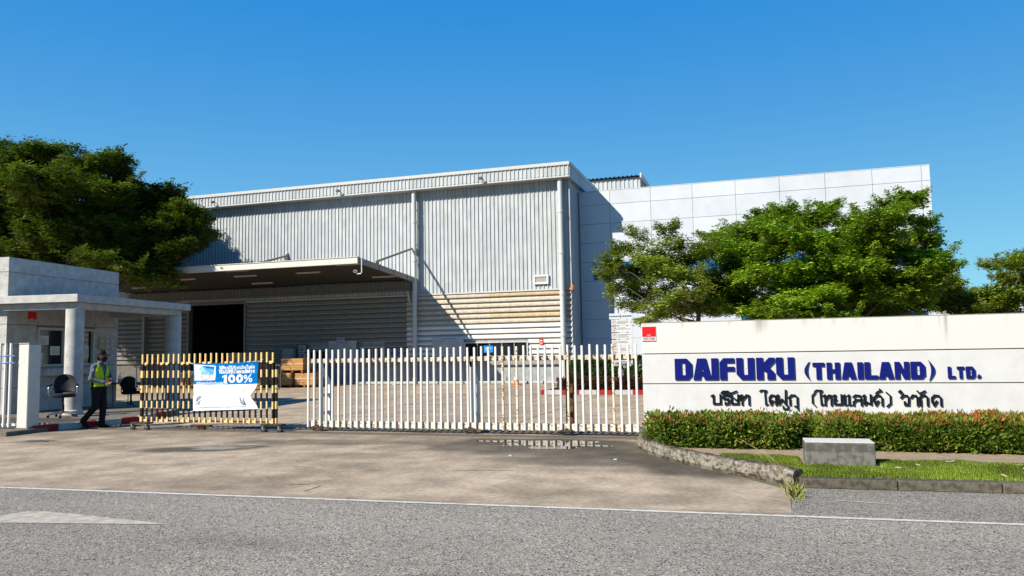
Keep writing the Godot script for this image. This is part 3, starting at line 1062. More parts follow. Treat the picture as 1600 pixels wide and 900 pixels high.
	for w in [[-13.2, -10.02, 1.26, 1.97, 5], [-21.7, -20.52, 1.05, 1.86, 2], [-18.72, -17.4, 1.05, 1.86, 2]]:
		var win := put("window", MB.new().span(Vector3(w[0], w[3] - 0.05, 0.01), Vector3(w[1], w[3], 0.13), 0.005).span(Vector3(w[0], w[2], 0.01), Vector3(w[1], w[2] + 0.05, 0.13), 0.005).span(Vector3(w[0], w[2] + 0.05, 0.01), Vector3(w[0] + 0.06, w[3] - 0.05, 0.13), 0.005).span(Vector3(w[1] - 0.06, w[2] + 0.05, 0.01), Vector3(w[1], w[3] - 0.05, 0.13), 0.005), alu, o, Vector3(20, 0, 0))
		var wide: float = (w[1] - w[0] - 0.12) / w[4]
		for i in w[4]:
			put("pane", MB.new().span(Vector3(w[0] + 0.06 + wide * i + 0.012, w[2] + 0.05, 0.02), Vector3(w[0] + 0.06 + wide * (i + 1) - 0.012, w[3] - 0.05, 0.03)), pane, win)
			if i > 0:
				put("mullion", MB.new().box(Vector3(w[0] + 0.06 + wide * i, (w[2] + w[3]) * 0.5, 0.06), Vector3(0.022, w[3] - w[2] - 0.1, 0.08)), alu, win)
	# dock: wall with a projecting ledge and white bumpers at its foot
	put("dock_wall", MB.new().span(Vector3(-25.3, 0, FRONT_Z) + off, Vector3(x1 - 0.02, 0.88, FRONT_Z + 0.16) + off), base, o)
	put("dock_ledge", MB.new().span(Vector3(-25.3, 0.88, FRONT_Z) + off, Vector3(x1 - 0.02, 1.05, FRONT_Z + 0.30) + off, 0.015), mat("ledge_concrete", lin(0.45, 0.44, 0.41), 0.85, 0, tex.mottle, 1.3), o)
	for i in 11:
		put("bumper", MB.new().box(Vector3.ZERO, Vector3(1.25, 0.13, 0.13), 0.02), mat("bumper_white", lin(0.7, 0.7, 0.67), 0.8, 0, tex.mottle, 0.4), o, Vector3(20 - 21.6 + i * 1.3, 0.075, 0.24))
	# rain pipes
	for p in [[-8.28, 9.44, 0.12], [-15.66, 9.44, 0.115]]:
		var pipe := MB.new().bar(Vector3(0, 0.05, 0), Vector3(0, p[1], 0), p[2], 14)
		for j in [2.2, 4.1, 6.0, 7.9]:
			pipe.lathe(Vector3(0, j, 0), [Vector2(p[2], -0.07), Vector2(p[2] + 0.018, -0.06), Vector2(p[2] + 0.018, 0.06), Vector2(p[2], 0.07)], 14)
		var po := put("rain_pipe", pipe, mat("pipe_paint", lin(0.58, 0.60, 0.60), 0.45), o, Vector3(20 + p[0], 0, 0.30))
		for j in [1.6, 3.3, 5.1, 6.8, 8.5]:
			put("pipe_bracket", MB.new().bar(Vector3(0, j, -0.3), Vector3(0.12, j, -0.02), 0.012, 5).bar(Vector3(0.26, j + 0.2, -0.27), Vector3(0.26, j - 0.2, -0.27), 0.012, 5).bar(Vector3(0.12, j, -0.02), Vector3(0.26, j - 0.1, -0.27), 0.012, 5), trim, po)
	# louvred vent
	var vent := put("vent", MB.new().span(Vector3(-9.70, 4.60, 0.04), Vector3(-8.98, 4.68, 0.11)).span(Vector3(-9.70, 4.95, 0.04), Vector3(-8.98, 5.03, 0.11)).span(Vector3(-9.70, 4.68, 0.04), Vector3(-9.62, 4.95, 0.11)).span(Vector3(-9.06, 4.68, 0.04), Vector3(-8.98, 4.95, 0.11)), whitem, o, Vector3(20, 0, 0.01))
	for i in 5:
		put("vent_blade", MB.new().box(Vector3.ZERO, Vector3(0.54, 0.05, 0.012), 0, Basis(Vector3.RIGHT, 0.6)), whitem, vent, Vector3(-9.34, 4.71 + i * 0.055, 0.07))
	# the canopy over the loading bay: thin box tilted towards the wall
	var cz := 5.7
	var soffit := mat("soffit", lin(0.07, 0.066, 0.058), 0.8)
	var across := Basis(Vector3(0, 0, 1), Vector3(0, 1, 0), Vector3(-1, 0, 0))
	var can := put("canopy", MB.new().prism(pv([0.04, 5.08, cz, 5.47, cz, 5.55, 0.04, 5.16]), 0.0, 17.34, Transform3D(across, Vector3(4.24, 0, 0))), mat("canopy_sheet", lin(0.52, 0.52, 0.50), 0.6), o)
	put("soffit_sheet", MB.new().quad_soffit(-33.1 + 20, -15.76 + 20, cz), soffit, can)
	put("front_beam", MB.new().span(Vector3(-33.1, 5.30, cz), Vector3(-15.72, 5.575, cz + 0.10), 0.015).span(Vector3(-33.1, 5.575, cz - 0.1), Vector3(-15.72, 5.60, cz + 0.13)), mat("canopy_white", lin(0.74, 0.72, 0.67), 0.55, 0, tex.soft, 1.0), can, Vector3(20, 0, 0))
	var sb := MB.new().prism(pv([0.06, 4.93, cz, 5.32, cz, 5.56, 0.06, 5.17]), 0.0, 0.08, Transform3D(across, Vector3(-15.66 + 20, 0, 0)))
	for zz in [1.1, 2.5, 3.9]:
		sb.box(Vector3(-15.645 + 20, 5.06 + zz * 0.068, zz), Vector3(0.03, 0.26, 0.06))
	put("side_beam", sb, mat("canopy_grey", lin(0.42, 0.41, 0.38), 0.6, 0, tex.mottle, 0.8), can)
	var rusty := mat("tie_paint", lin(0.52, 0.44, 0.35), 0.7, 0, tex.mottle, 0.5)
	for x in [-15.75, -23.0, -30.2]:
		put("tie_rod", MB.new().bar(Vector3(x, 6.66, 0.12), Vector3(x, 5.56, 4.1), 0.055, 8).box(Vector3(x, 5.50, 4.1), Vector3(0.16, 0.12, 0.3), 0.01), rusty, can, Vector3(20, 0, 0))
		put("tie_plate", MB.new().prism(pv([0.04, 6.85, 0.34, 6.6, 0.04, 6.2]), -0.02, 0.04, Transform3D(across, Vector3(x, 0, 0))), trim, can, Vector3(20, 0, 0))
	var tube_m := mat("tube_fitting", lin(0.62, 0.60, 0.55), 0.5)
	for t in [[-22.2, 5.15], [-26.3, 3.7], [-22.8, 3.75], [-23.4, 1.6], [-19.4, 3.75], [-16.55, 5.15], [-16.6, 1.7], [-30.5, 2.0], [-29.2, 3.7]]:
		put("tube_light", MB.new().box(Vector3.ZERO, Vector3(1.25, 0.05, 0.14), 0.015).bar(Vector3(-0.58, -0.04, 0), Vector3(0.58, -0.04, 0), 0.016, 6), tube_m, can, Vector3(20 + t[0], 5.06 + t[1] * 0.0684 - 0.03, t[1])).rotation.x = -0.068
	# ribbed header under the canopy and the bracket at its end
	var header_m := mat("header_shade_tone", lin(0.24, 0.23, 0.215), 0.7, 0, tex.rain, 2.0)  # dark tone puts the canopy shade into the header colour
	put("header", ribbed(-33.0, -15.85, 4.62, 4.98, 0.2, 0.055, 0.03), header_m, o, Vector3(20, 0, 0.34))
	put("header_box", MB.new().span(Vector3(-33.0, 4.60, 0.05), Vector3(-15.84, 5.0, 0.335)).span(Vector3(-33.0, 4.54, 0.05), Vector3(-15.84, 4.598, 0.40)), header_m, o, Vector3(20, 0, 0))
	put("bracket", MB.new().prism(pv([0.1, 4.52, 0.42, 4.52, 0.42, 4.44, 0.18, 3.95, 0.1, 3.95]), -0.04, 0.08, Transform3D(across, Vector3(-15.98, 0, 0))), clad, o, Vector3(20, 0, 0))
	# posts at the left bay
	for x in [-31.9, -30.3]:
		put("post", MB.new().span(Vector3(x - 0.09, 0, 0.2), Vector3(x + 0.09, 4.6, 0.38), 0.01), mat("post_grey", lin(0.25, 0.26, 0.27), 0.6), o, Vector3(20, 0, 0))
	# higher block at the back
	var b := thing("rear_hall", "ribbed grey roof-level block rising behind the factory's right corner", "building", Vector3(-12, 0, -47))
	var bo := Vector3(12, 0, 47)
	put("wall", MB.new().span(Vector3(-26, 0, -60) + bo, Vector3(-6.09, 11.7, -45.02) + bo), base, b)
	put("wall_cladding", ribbed(-26, -6.08, 10.3, 11.62, 0.26, 0.07, 0.05), clad, b, Vector3(12, 0, 2.0))
	put("roof", ribbed(-26, -6.0, 0, 16.0, 0.26, 0.09, 0.05), mat("roof_sheet", lin(0.12, 0.12, 0.125), 0.6), b, Vector3(12, 11.74, 2.25)).rotation.x = -PI / 2 + 0.004
	put("verge_trim", MB.new().span(Vector3(-6.06, 11.6, -60) + bo, Vector3(-5.96, 11.88, -44.7) + bo), trim, b)

func office() -> void:
	var o := thing("office", "pale metal-panelled office block with flat roof behind the row of trees", "office building", Vector3(0, 0, OFFICE_Z))
	var core := mat("panel_joint", lin(0.14, 0.15, 0.16), 0.8)
	var x0 := -7.9
	var x1 := 7.47
	put("wall", MB.new().span(Vector3(x0, 0, -25), Vector3(x1 - 0.05, 9.1, -0.03)), core, o)
	var xs := [x0, -6.385, -4.435, -2.495, -0.56, 1.36, 3.28, 5.20, 7.14, x1]
	var ys := [0.0, 0.18, 1.11, 2.035, 2.96, 3.885, 4.81, 5.735, 6.66, 7.585, 8.51, 9.18]
	var tones := []
	for i in 4:
		var k := 0.97 + 0.02 * i
		tones.append(mat("office_panel%d" % i, lin(0.66 * k, 0.71 * k, 0.78 * k), 0.38, 0.0, tex.soft, 7.0))
	var glass := mat("office_glass", lin(0.012, 0.10, 0.27), 0.08)
	var low := mat("office_spandrel", lin(0.008, 0.015, 0.05), 0.15)
	var alu := mat("window_frame", lin(0.60, 0.60, 0.58), 0.5)
	var r := rng(5)
	var shared := {}
	for i in xs.size() - 1:
		for j in ys.size() - 1:
			var w: float = xs[i + 1] - xs[i]
			var h: float = ys[j + 1] - ys[j]
			var at := Vector3((xs[i] + xs[i + 1]) * 0.5, (ys[j] + ys[j + 1]) * 0.5, -0.012)
			var glazed: bool = (j == 6 and i < 8) or (j == 3 and i > 3 and i < 8)
			var left: float = xs[i] + (0.60 if i == 0 else 0.0)
			if glazed:
				if i == 0:
					put("panel", MB.new().box(Vector3.ZERO, Vector3(0.588, h - 0.014, 0.03), 0.004), tones[0], o, Vector3(x0 + 0.295, at.y, -0.012))
				var ww: float = xs[i + 1] - left
				var win := put("window", MB.new().span(Vector3(left, ys[j], -0.02), Vector3(left + 0.05, ys[j + 1], 0.02)).span(Vector3(left + ww - 0.05, ys[j], -0.02), Vector3(left + ww - 0.002, ys[j + 1], 0.02)).span(Vector3(left + 0.05, ys[j], -0.02), Vector3(left + ww - 0.05, ys[j] + 0.05, 0.02)).span(Vector3(left + 0.05, ys[j + 1] - 0.05, -0.02), Vector3(left + ww - 0.05, ys[j + 1] - 0.006, 0.02)), alu, o)
				put("pane", MB.new().span(Vector3(left + 0.05, ys[j] + 0.30, -0.02), Vector3(left + ww - 0.05, ys[j + 1] - 0.05, 0.0)), glass, win)
				put("pane", MB.new().span(Vector3(left + 0.05, ys[j] + 0.05, -0.02), Vector3(left + ww - 0.05, ys[j] + 0.28, 0.0)), low, win)
				continue
			var key := "%.2f %.2f" % [w, h]
			if not shared.has(key):
				shared[key] = MB.new().box(Vector3.ZERO, Vector3(w - 0.013, h - 0.013, 0.03), 0.004).mesh()
			put("panel", shared[key], tones[r.randi() % 4], o, at)
	# right end and coping
	put("side_wall", MB.new().span(Vector3(x1 - 0.05, 0, -25), Vector3(x1, 9.18, -0.035)), tones[1], o)
	put("coping", MB.new().span(Vector3(x0, 9.183, -25), Vector3(x1 + 0.01, 9.21, 0.012)), tones[2], o)

func guardhouse() -> void:
	var o := thing("guardhouse", "small flat-roofed guardhouse with a white canopy on two round columns", "guardhouse", Vector3(-16.67, 0, -15.37), 8.0)
	var paint := mat("guardhouse_paint", lin(0.73, 0.72, 0.69), 0.75, 0, tex.mottle, 2.2)
	var joint := mat("paint_joint", lin(0.22, 0.22, 0.22), 0.9)
	var rx := -2.0
	var lx := -6.6
	var zb := -4.31
	# core: front, back and left walls, right wall round the window, roof
	put("wall", MB.new().span(Vector3(lx, 0.1, -0.18), Vector3(rx - 0.02, 4.2, -0.02)), joint, o)
	put("wall", MB.new().span(Vector3(lx, 0.1, zb + 0.02), Vector3(rx - 0.02, 4.2, zb + 0.18)), joint, o)
	put("wall", MB.new().span(Vector3(lx, 0.1, zb + 0.18), Vector3(lx + 0.16, 4.2, -0.18)), joint, o)
	for w in [[-0.18, -1.03, 0.1, 4.2], [-3.28, zb + 0.18, 0.1, 4.2], [-1.03, -3.28, 0.1, 1.34], [-1.03, -3.28, 2.44, 4.2]]:
		put("wall", MB.new().span(Vector3(rx - 0.18, w[2], w[1]), Vector3(rx - 0.02, w[3], w[0])), joint, o)
	put("roof", MB.new().span(Vector3(lx + 0.16, 3.0, zb + 0.18), Vector3(rx - 0.18, 3.2, -0.18)), paint, o)
	# rendered panels with open joints
	var ys := [0.12, 0.81, 1.34, 1.92, 2.49, 3.10, 3.87, 4.27]
	for j in ys.size() - 1:
		var y0: float = ys[j] + 0.006
		var y1: float = ys[j + 1] - 0.006
		for seg in [[0.0, -1.02], [-1.02, -3.28], [-3.28, zb]]:
			if seg[0] == -1.02 and (j == 2 or j == 3):
				continue
			put("wall_panel", MB.new().span(Vector3(rx - 0.03, y0, seg[1] + (0.0 if seg[1] == zb else 0.005)), Vector3(rx, y1, seg[0] - (0.031 if seg[0] == 0.0 else 0.005)), 0.003), paint, o)
		for seg in [[lx, -4.4], [-4.4, rx]]:
			put("wall_panel", MB.new().span(Vector3(seg[0] + 0.004, y0, -0.03), Vector3(seg[1] - (0.0 if seg[1] == rx else 0.004), y1, 0.0), 0.003), paint, o)
	put("coping", MB.new().span(Vector3(lx, 4.2, zb), Vector3(lx + 0.2, 4.26, -0.031)).span(Vector3(rx - 0.2, 4.2, zb), Vector3(rx - 0.031, 4.262, -0.031)).span(Vector3(lx + 0.2, 4.2, -0.2), Vector3(rx - 0.2, 4.261, -0.031)).span(Vector3(lx + 0.2, 4.2, zb), Vector3(rx - 0.2, 4.261, zb + 0.2)), paint, o)
	# canopy slab: front strip and the wide right side
	var slab := put("canopy", MB.new().span(Vector3(rx + 0.002, 3.0, -4.66), Vector3(0.30, 3.2, 0.002), 0.008).span(Vector3(-7.2, 3.0, 0.002), Vector3(0.30, 3.2, 0.30), 0.008), paint, o)
	put("beam", MB.new().span(Vector3(rx + 0.003, 2.83, -0.14), Vector3(0.18, 2.998, 0.14), 0.006), paint, slab)
	put("beam", MB.new().span(Vector3(-0.16, 2.83, -4.38), Vector3(0.16, 2.998, -0.142), 0.006), paint, slab)
	put("beam", MB.new().span(Vector3(rx + 0.003, 2.83, -4.38), Vector3(-0.162, 2.998, -4.10), 0.006), paint, slab)
	put("lamp_fitting", MB.new().box(Vector3(-0.95, 2.95, -1.6), Vector3(0.18, 0.09, 1.3), 0.02), mat("tube_fitting", lin(0.62, 0.60, 0.55), 0.5), slab)
	for z in [0.0, -4.24]:
		var y0 := 0.14 if z == 0.0 else 0.0
		put("column", MB.new().lathe(Vector3(0, 0, z), [Vector2(0.245, y0), Vector2(0.245, y0 + 0.10), Vector2(0.218, y0 + 0.13), Vector2(0.215, 2.70), Vector2(0.215, 2.828)], 28), paint, o)
	# window: frame, two mullions, sill, panes, counter
	var alu := mat("window_frame", lin(0.60, 0.60, 0.58), 0.5)
	var win := put("window", MB.new().span(Vector3(rx - 0.10, 2.36, -3.27), Vector3(rx + 0.035, 2.437, -1.035), 0.004).span(Vector3(rx - 0.10, 1.345, -3.27), Vector3(rx + 0.035, 1.41, -1.035), 0.004).span(Vector3(rx - 0.10, 1.41, -1.10), Vector3(rx + 0.03, 2.36, -1.035), 0.004).span(Vector3(rx - 0.10, 1.41, -3.27), Vector3(rx + 0.03, 2.36, -3.20), 0.004), alu, o)
	for z in [-2.03, -2.12, -2.75]:
		put("mullion", MB.new().box(Vector3(rx - 0.04, 1.885, z), Vector3(0.09, 0.95, 0.05), 0.004), alu, win)
	var gl := mat("booth_glass", lin(0.020, 0.022, 0.026), 0.05)
	for z in [[-1.10, -2.005], [-2.145, -2.725], [-2.775, -3.20]]:
		put("pane", MB.new().span(Vector3(rx - 0.07, 1.41, z[1]), Vector3(rx - 0.062, 2.36, z[0])), gl, win)
	put("counter", MB.new().span(Vector3(rx + 0.002, 1.10, -3.26), Vector3(rx + 0.34, 1.30, -1.06), 0.01), paint, o)
	# sheets taped behind the panes, a counter screen
	var im := Image.create(96, 64, false, Image.FORMAT_RGB8)
	im.fill(Color(0.92, 0.92, 0.90))
	var r := rng(9)
	for i in 7:
		stroke(im, [Vector2(12, 12 + i * 7), Vector2(r.randf_range(50, 86), 12 + i * 7)], 2.0, Color(0.35, 0.36, 0.42))
	var sheet_m := StandardMaterial3D.new()
	sheet_m.resource_name = "printed_sheet"
	sheet_m.albedo_texture = ImageTexture.create_from_image(im)
	sheet_m.roughness = 0.6
	for p in [[-1.32, 2.08, 0.38, 0.25], [-1.76, 1.79, 0.36, 0.25], [-1.2, 1.58, 0.22, 0.3], [-2.30, 1.80, 0.2, 0.5], [-2.6, 2.15, 0.18, 0.28], [-2.98, 1.75, 0.25, 0.34], [-2.02, 1.62, 0.0, 0.0]]:
		if p[2] > 0.0:
			put("paper_sheet", MB.new().box(Vector3(rx - 0.055, p[1], p[0]), Vector3(0.004, p[3], p[2])), sheet_m, win)
	# notices on the rear part of the wall and the security plate
	sheet_m.albedo_color = lin(0.62, 0.62, 0.62)
	var board := thing("noticeboard", "small notice sheets with a lime strip on the guardhouse wall behind the guard", "noticeboard", Vector3(-16.67, 0, -15.37), 8.0)
	put("backing", MB.new().span(Vector3(rx + 0.001, 1.62, -4.0), Vector3(rx + 0.02, 2.16, -3.42), 0.004), mat("board_grey", lin(0.35, 0.34, 0.30), 0.8), board)
	for i in 6:
		put("sheet", MB.new().box(Vector3(rx + 0.024, 1.74 + (i % 3) * 0.165, -3.58 - 0.26 * floorf(i / 3.0)), Vector3(0.004, 0.13, 0.2)), mat("sheet_lime", lin(0.45, 0.55, 0.12), 0.7) if i == 1 else mat("sheet_pale", lin(0.55, 0.54, 0.48), 0.7), board)
	secom(thing("guardhouse_sign", "small red and white plate high on the shaded guardhouse wall", "sign", o.transform * Vector3(rx + 0.003, 2.70, -0.82), 98.0), 0.30, 0.33)

# red plate over a white strip with the firm's letters
func secom(o: Node3D, w: float, h: float) -> void:
	put("plate", MB.new().box(Vector3(0, 0, 0.004), Vector3(w, h, 0.008), 0.002), mat("plate_white", lin(0.72, 0.71, 0.70), 0.5), o)
	put("red_field", MB.new().box(Vector3(0, h * 0.14, 0.0105), Vector3(w * 0.95, h * 0.66, 0.005)), mat("plate_red", lin(0.83, 0.008, 0.012), 0.5), o)
	put("red_rule", MB.new().box(Vector3(0, -h * 0.47, 0.0105), Vector3(w * 0.95, h * 0.03, 0.005)), mats.plate_red, o)
	var mark := MB.new()
	var k := w * 0.1
	for s in [[-1.3, -0.4, -0.9, 0.3], [-0.9, 0.3, -0.5, -0.4], [-0.2, 0.3, -0.2, -0.4], [-0.2, -0.4, 0.2, 0.3], [0.2, 0.3, 0.2, -0.5], [0.55, 0.3, 0.95, 0.2], [0.95, 0.2, 0.8, -0.6], [-0.2, -0.7, 0.3, -1.0]]:
		var a := Vector3(s[0] * k, s[1] * k - h * 0.08, 0.0145)
		var b := Vector3(s[2] * k, s[3] * k - h * 0.08, 0.0145)
		mark.box((a + b) * 0.5, Vector3(a.distance_to(b) + 0.003, k * 0.22, 0.003), 0, Basis(Vector3(0, 0, 1), atan2(b.y - a.y, b.x - a.x)))
	put("mark", mark, mats.plate_white, o)
	var blue := mat("plate_blue", lin(0.03, 0.10, 0.28), 0.5)
	var tm := TextMesh.new()
	var f := SystemFont.new()
	f.font_names = PackedStringArray(["Droid Sans"])
	f.font_weight = 700
	tm.font = f
	tm.text = "SECOM"
	tm.font_size = 64
	tm.pixel_size = w * 0.0038
	tm.depth = 0.003
	put("lettering", tm, blue, o, Vector3(0, -h * 0.325, 0.0095))

# ---------------------------------------------------------------- sign wall and its letters
func glyph(ch: String) -> Array:
	match ch:
		"D": return [[0, 0, 0.5, 0, 0.5, 0.22, 0.39, 0.22, 0.39, 0.8, 0.5, 0.8, 0.5, 1, 0, 1], [0.5, 0, 0.76, 0, 1, 0.2, 1, 0.76, 0.72, 1, 0.5, 1, 0.5, 0.8, 0.62, 0.8, 0.62, 0.22, 0.5, 0.22]]
		"A": return [[0, 0, 0.38, 0, 0.43, 0.19, 0.5, 0.19, 0.5, 0.40, 0.43, 0.40, 0.49, 0.58, 0.5, 0.58, 0.5, 1, 0.24, 1], [0.5, 0.19, 0.57, 0.19, 0.62, 0, 1, 0, 0.72, 1, 0.5, 1, 0.5, 0.58, 0.51, 0.58, 0.57, 0.40, 0.5, 0.40]]
		"I": return [[0, 0, 1, 0, 1, 1, 0, 1]]
		"F": return [[0, 0, 0.46, 0, 0.46, 0.40, 1, 0.40, 1, 0.60, 0.46, 0.60, 0.46, 0.78, 1, 0.78, 1, 1, 0.26, 1, 0, 0.80]]
		"U": return [[0, 0.24, 0.26, 0, 1, 0, 1, 1, 0.64, 1, 0.64, 0.22, 0.46, 0.22, 0.37, 0.30, 0.37, 1, 0, 1]]
		"K": return [[0, 0, 0.37, 0, 0.37, 0.42, 0.58, 0.30, 0.58, 0, 1, 0, 1, 0.30, 0.72, 0.56, 1, 0.80, 1, 1, 0.70, 1, 0.37, 0.72, 0.37, 1, 0, 1]]
		"T": return [[0.3, 0, 0.7, 0, 0.7, 0.78, 1, 0.78, 1, 1, 0, 1, 0, 0.78, 0.3, 0.78]]
		"H": return [[0, 0, 0.37, 0, 0.37, 0.39, 0.63, 0.39, 0.63, 0, 1, 0, 1, 1, 0.63, 1, 0.63, 0.6, 0.37, 0.6, 0.37, 1, 0, 1]]
		"L": return [[0, 0, 1, 0, 1, 0.22, 0.42, 0.22, 0.42, 1, 0, 1]]
		"N": return [[0, 0, 0.34, 0, 0.34, 0.52, 0.62, 0, 1, 0, 1, 1, 0.66, 1, 0.66, 0.48, 0.36, 1, 0, 1]]
		".": return [[0, 0.1, 0.6, 0, 1, 0.6, 0.4, 1]]
	var arc := []
	var back := []
	for i in 9:
		var t := i / 8.0
		var bow := sin(t * PI)
		arc.append_array([1.0 - bow, t])
		back.append([1.0 - bow * 0.42, t])
	for i in 9:
		arc.append_array(back[8 - i])
	if ch == ")":
		for i in range(0, arc.size(), 2):
			arc[i] = 1.0 - arc[i]
	return [arc]

# Thai letters as strokes: lists of x, y in letter widths and heights
func thai(ch: String) -> Array:
	match ch:
		"b": return [[-0.12, 0.86, 0.12, 0.97], [0.12, 0.95, 0.12, 0.08, 0.88, 0.08, 0.88, 1.0]]
		"r": return [[0.12, 0.72, 0.3, 0.97, 0.7, 0.93, 0.95, 0.84], [0.14, 0.74, 0.2, 0.58, 0.8, 0.58, 0.8, 0.08, 0.4, 0.08], [0.4, 0.02, 0.42, 0.22]]
		"i": return [[-0.1, 1.18, 0.15, 1.36, 0.75, 1.36, 0.8, 1.18, -0.05, 1.17]]
		"s": return [[-0.1, 0.86, 0.12, 0.97], [0.12, 0.95, 0.12, 0.08, 0.8, 0.08, 0.8, 1.0], [0.4, 0.62, 0.6, 0.42, 1.0, 0.62]]
		"a": return [[-0.2, 1.36, 0.0, 1.18, 0.2, 1.2, 0.65, 1.38]]
		"t": return [[-0.1, 0.86, 0.12, 0.97], [0.14, 0.97, 0.14, 0.0], [0.14, 0.45, 0.6, 0.97, 0.86, 0.92, 0.86, 0.0]]
		"m": return [[-0.15, 1.36, 0.12, 1.46, 0.75, 1.42, 0.55, 1.15, 0.62, 0.02, 0.85, 0.06]]
		"d": return [[0.25, 0.0, 0.08, 0.35, 0.08, 0.72, 0.35, 0.97, 0.7, 0.92, 0.9, 0.7, 0.9, 0.0], [0.25, 0.04, 0.5, 0.42]]
		"f": return [[-0.1, 0.86, 0.1, 0.97], [0.1, 0.95, 0.12, 0.05, 0.45, 0.55, 0.75, 0.05, 0.8, 1.45]]
		"u": return [[0.5, -0.14, 0.55, -0.40, 0.95, -0.40, 0.95, -0.1]]
		"k": return [[0.12, 0.0, 0.12, 0.55, -0.02, 0.68, 0.3, 0.97, 0.65, 0.95, 0.88, 0.75, 0.88, 0.0]]
		"v": return [[0.6, -0.14, 0.88, -0.16, 0.92, -0.48]]
		"(": return [[1.0, 1.22, 0.3, 0.9, 0.3, 0.2, 1.0, -0.1]]
		")": return [[0.0, 1.22, 0.7, 0.9, 0.7, 0.2, 0.0, -0.1]]
		"y": return [[0.0, 0.9, 0.2, 0.97, 0.12, 0.6, 0.3, 0.52], [0.12, 0.55, 0.12, 0.08, 0.88, 0.08, 0.88, 1.0]]
		"e": return [[0.05, 0.86, 0.2, 0.97, 0.18, 0.05, 0.38, 0.05], [0.6, 0.86, 0.75, 0.97, 0.73, 0.05, 0.95, 0.05]]
		"l": return [[0.1, 0.78, 0.35, 0.97, 0.75, 0.92, 0.88, 0.7, 0.88, 0.0], [0.12, 0.0, 0.12, 0.3, 0.4, 0.52, 0.85, 0.5]]
		"n": return [[-0.1, 0.86, 0.12, 0.97], [0.12, 0.95, 0.12, 0.06, 0.4, 0.28, 0.86, 0.08], [0.84, 1.0, 0.84, 0.14]]
		"x": return [[0.3, 1.16, 0.55, 1.34, 0.85, 1.42, 0.7, 1.55]]
		"j": return [[0.0, 0.72, 0.3, 0.97, 0.7, 0.92, 0.88, 0.7, 0.82, 0.06, 0.42, 0.06, 0.4, 0.34]]
		"o": return [[-0.2, 1.3, 0.0, 1.42, 0.15, 1.28, -0.02, 1.15, -0.2, 1.3]]
		"p": return [[0.0, 0.75, 0.25, 0.97, 0.7, 0.92, 0.88, 0.75, 0.88, 0.0]]
	return []

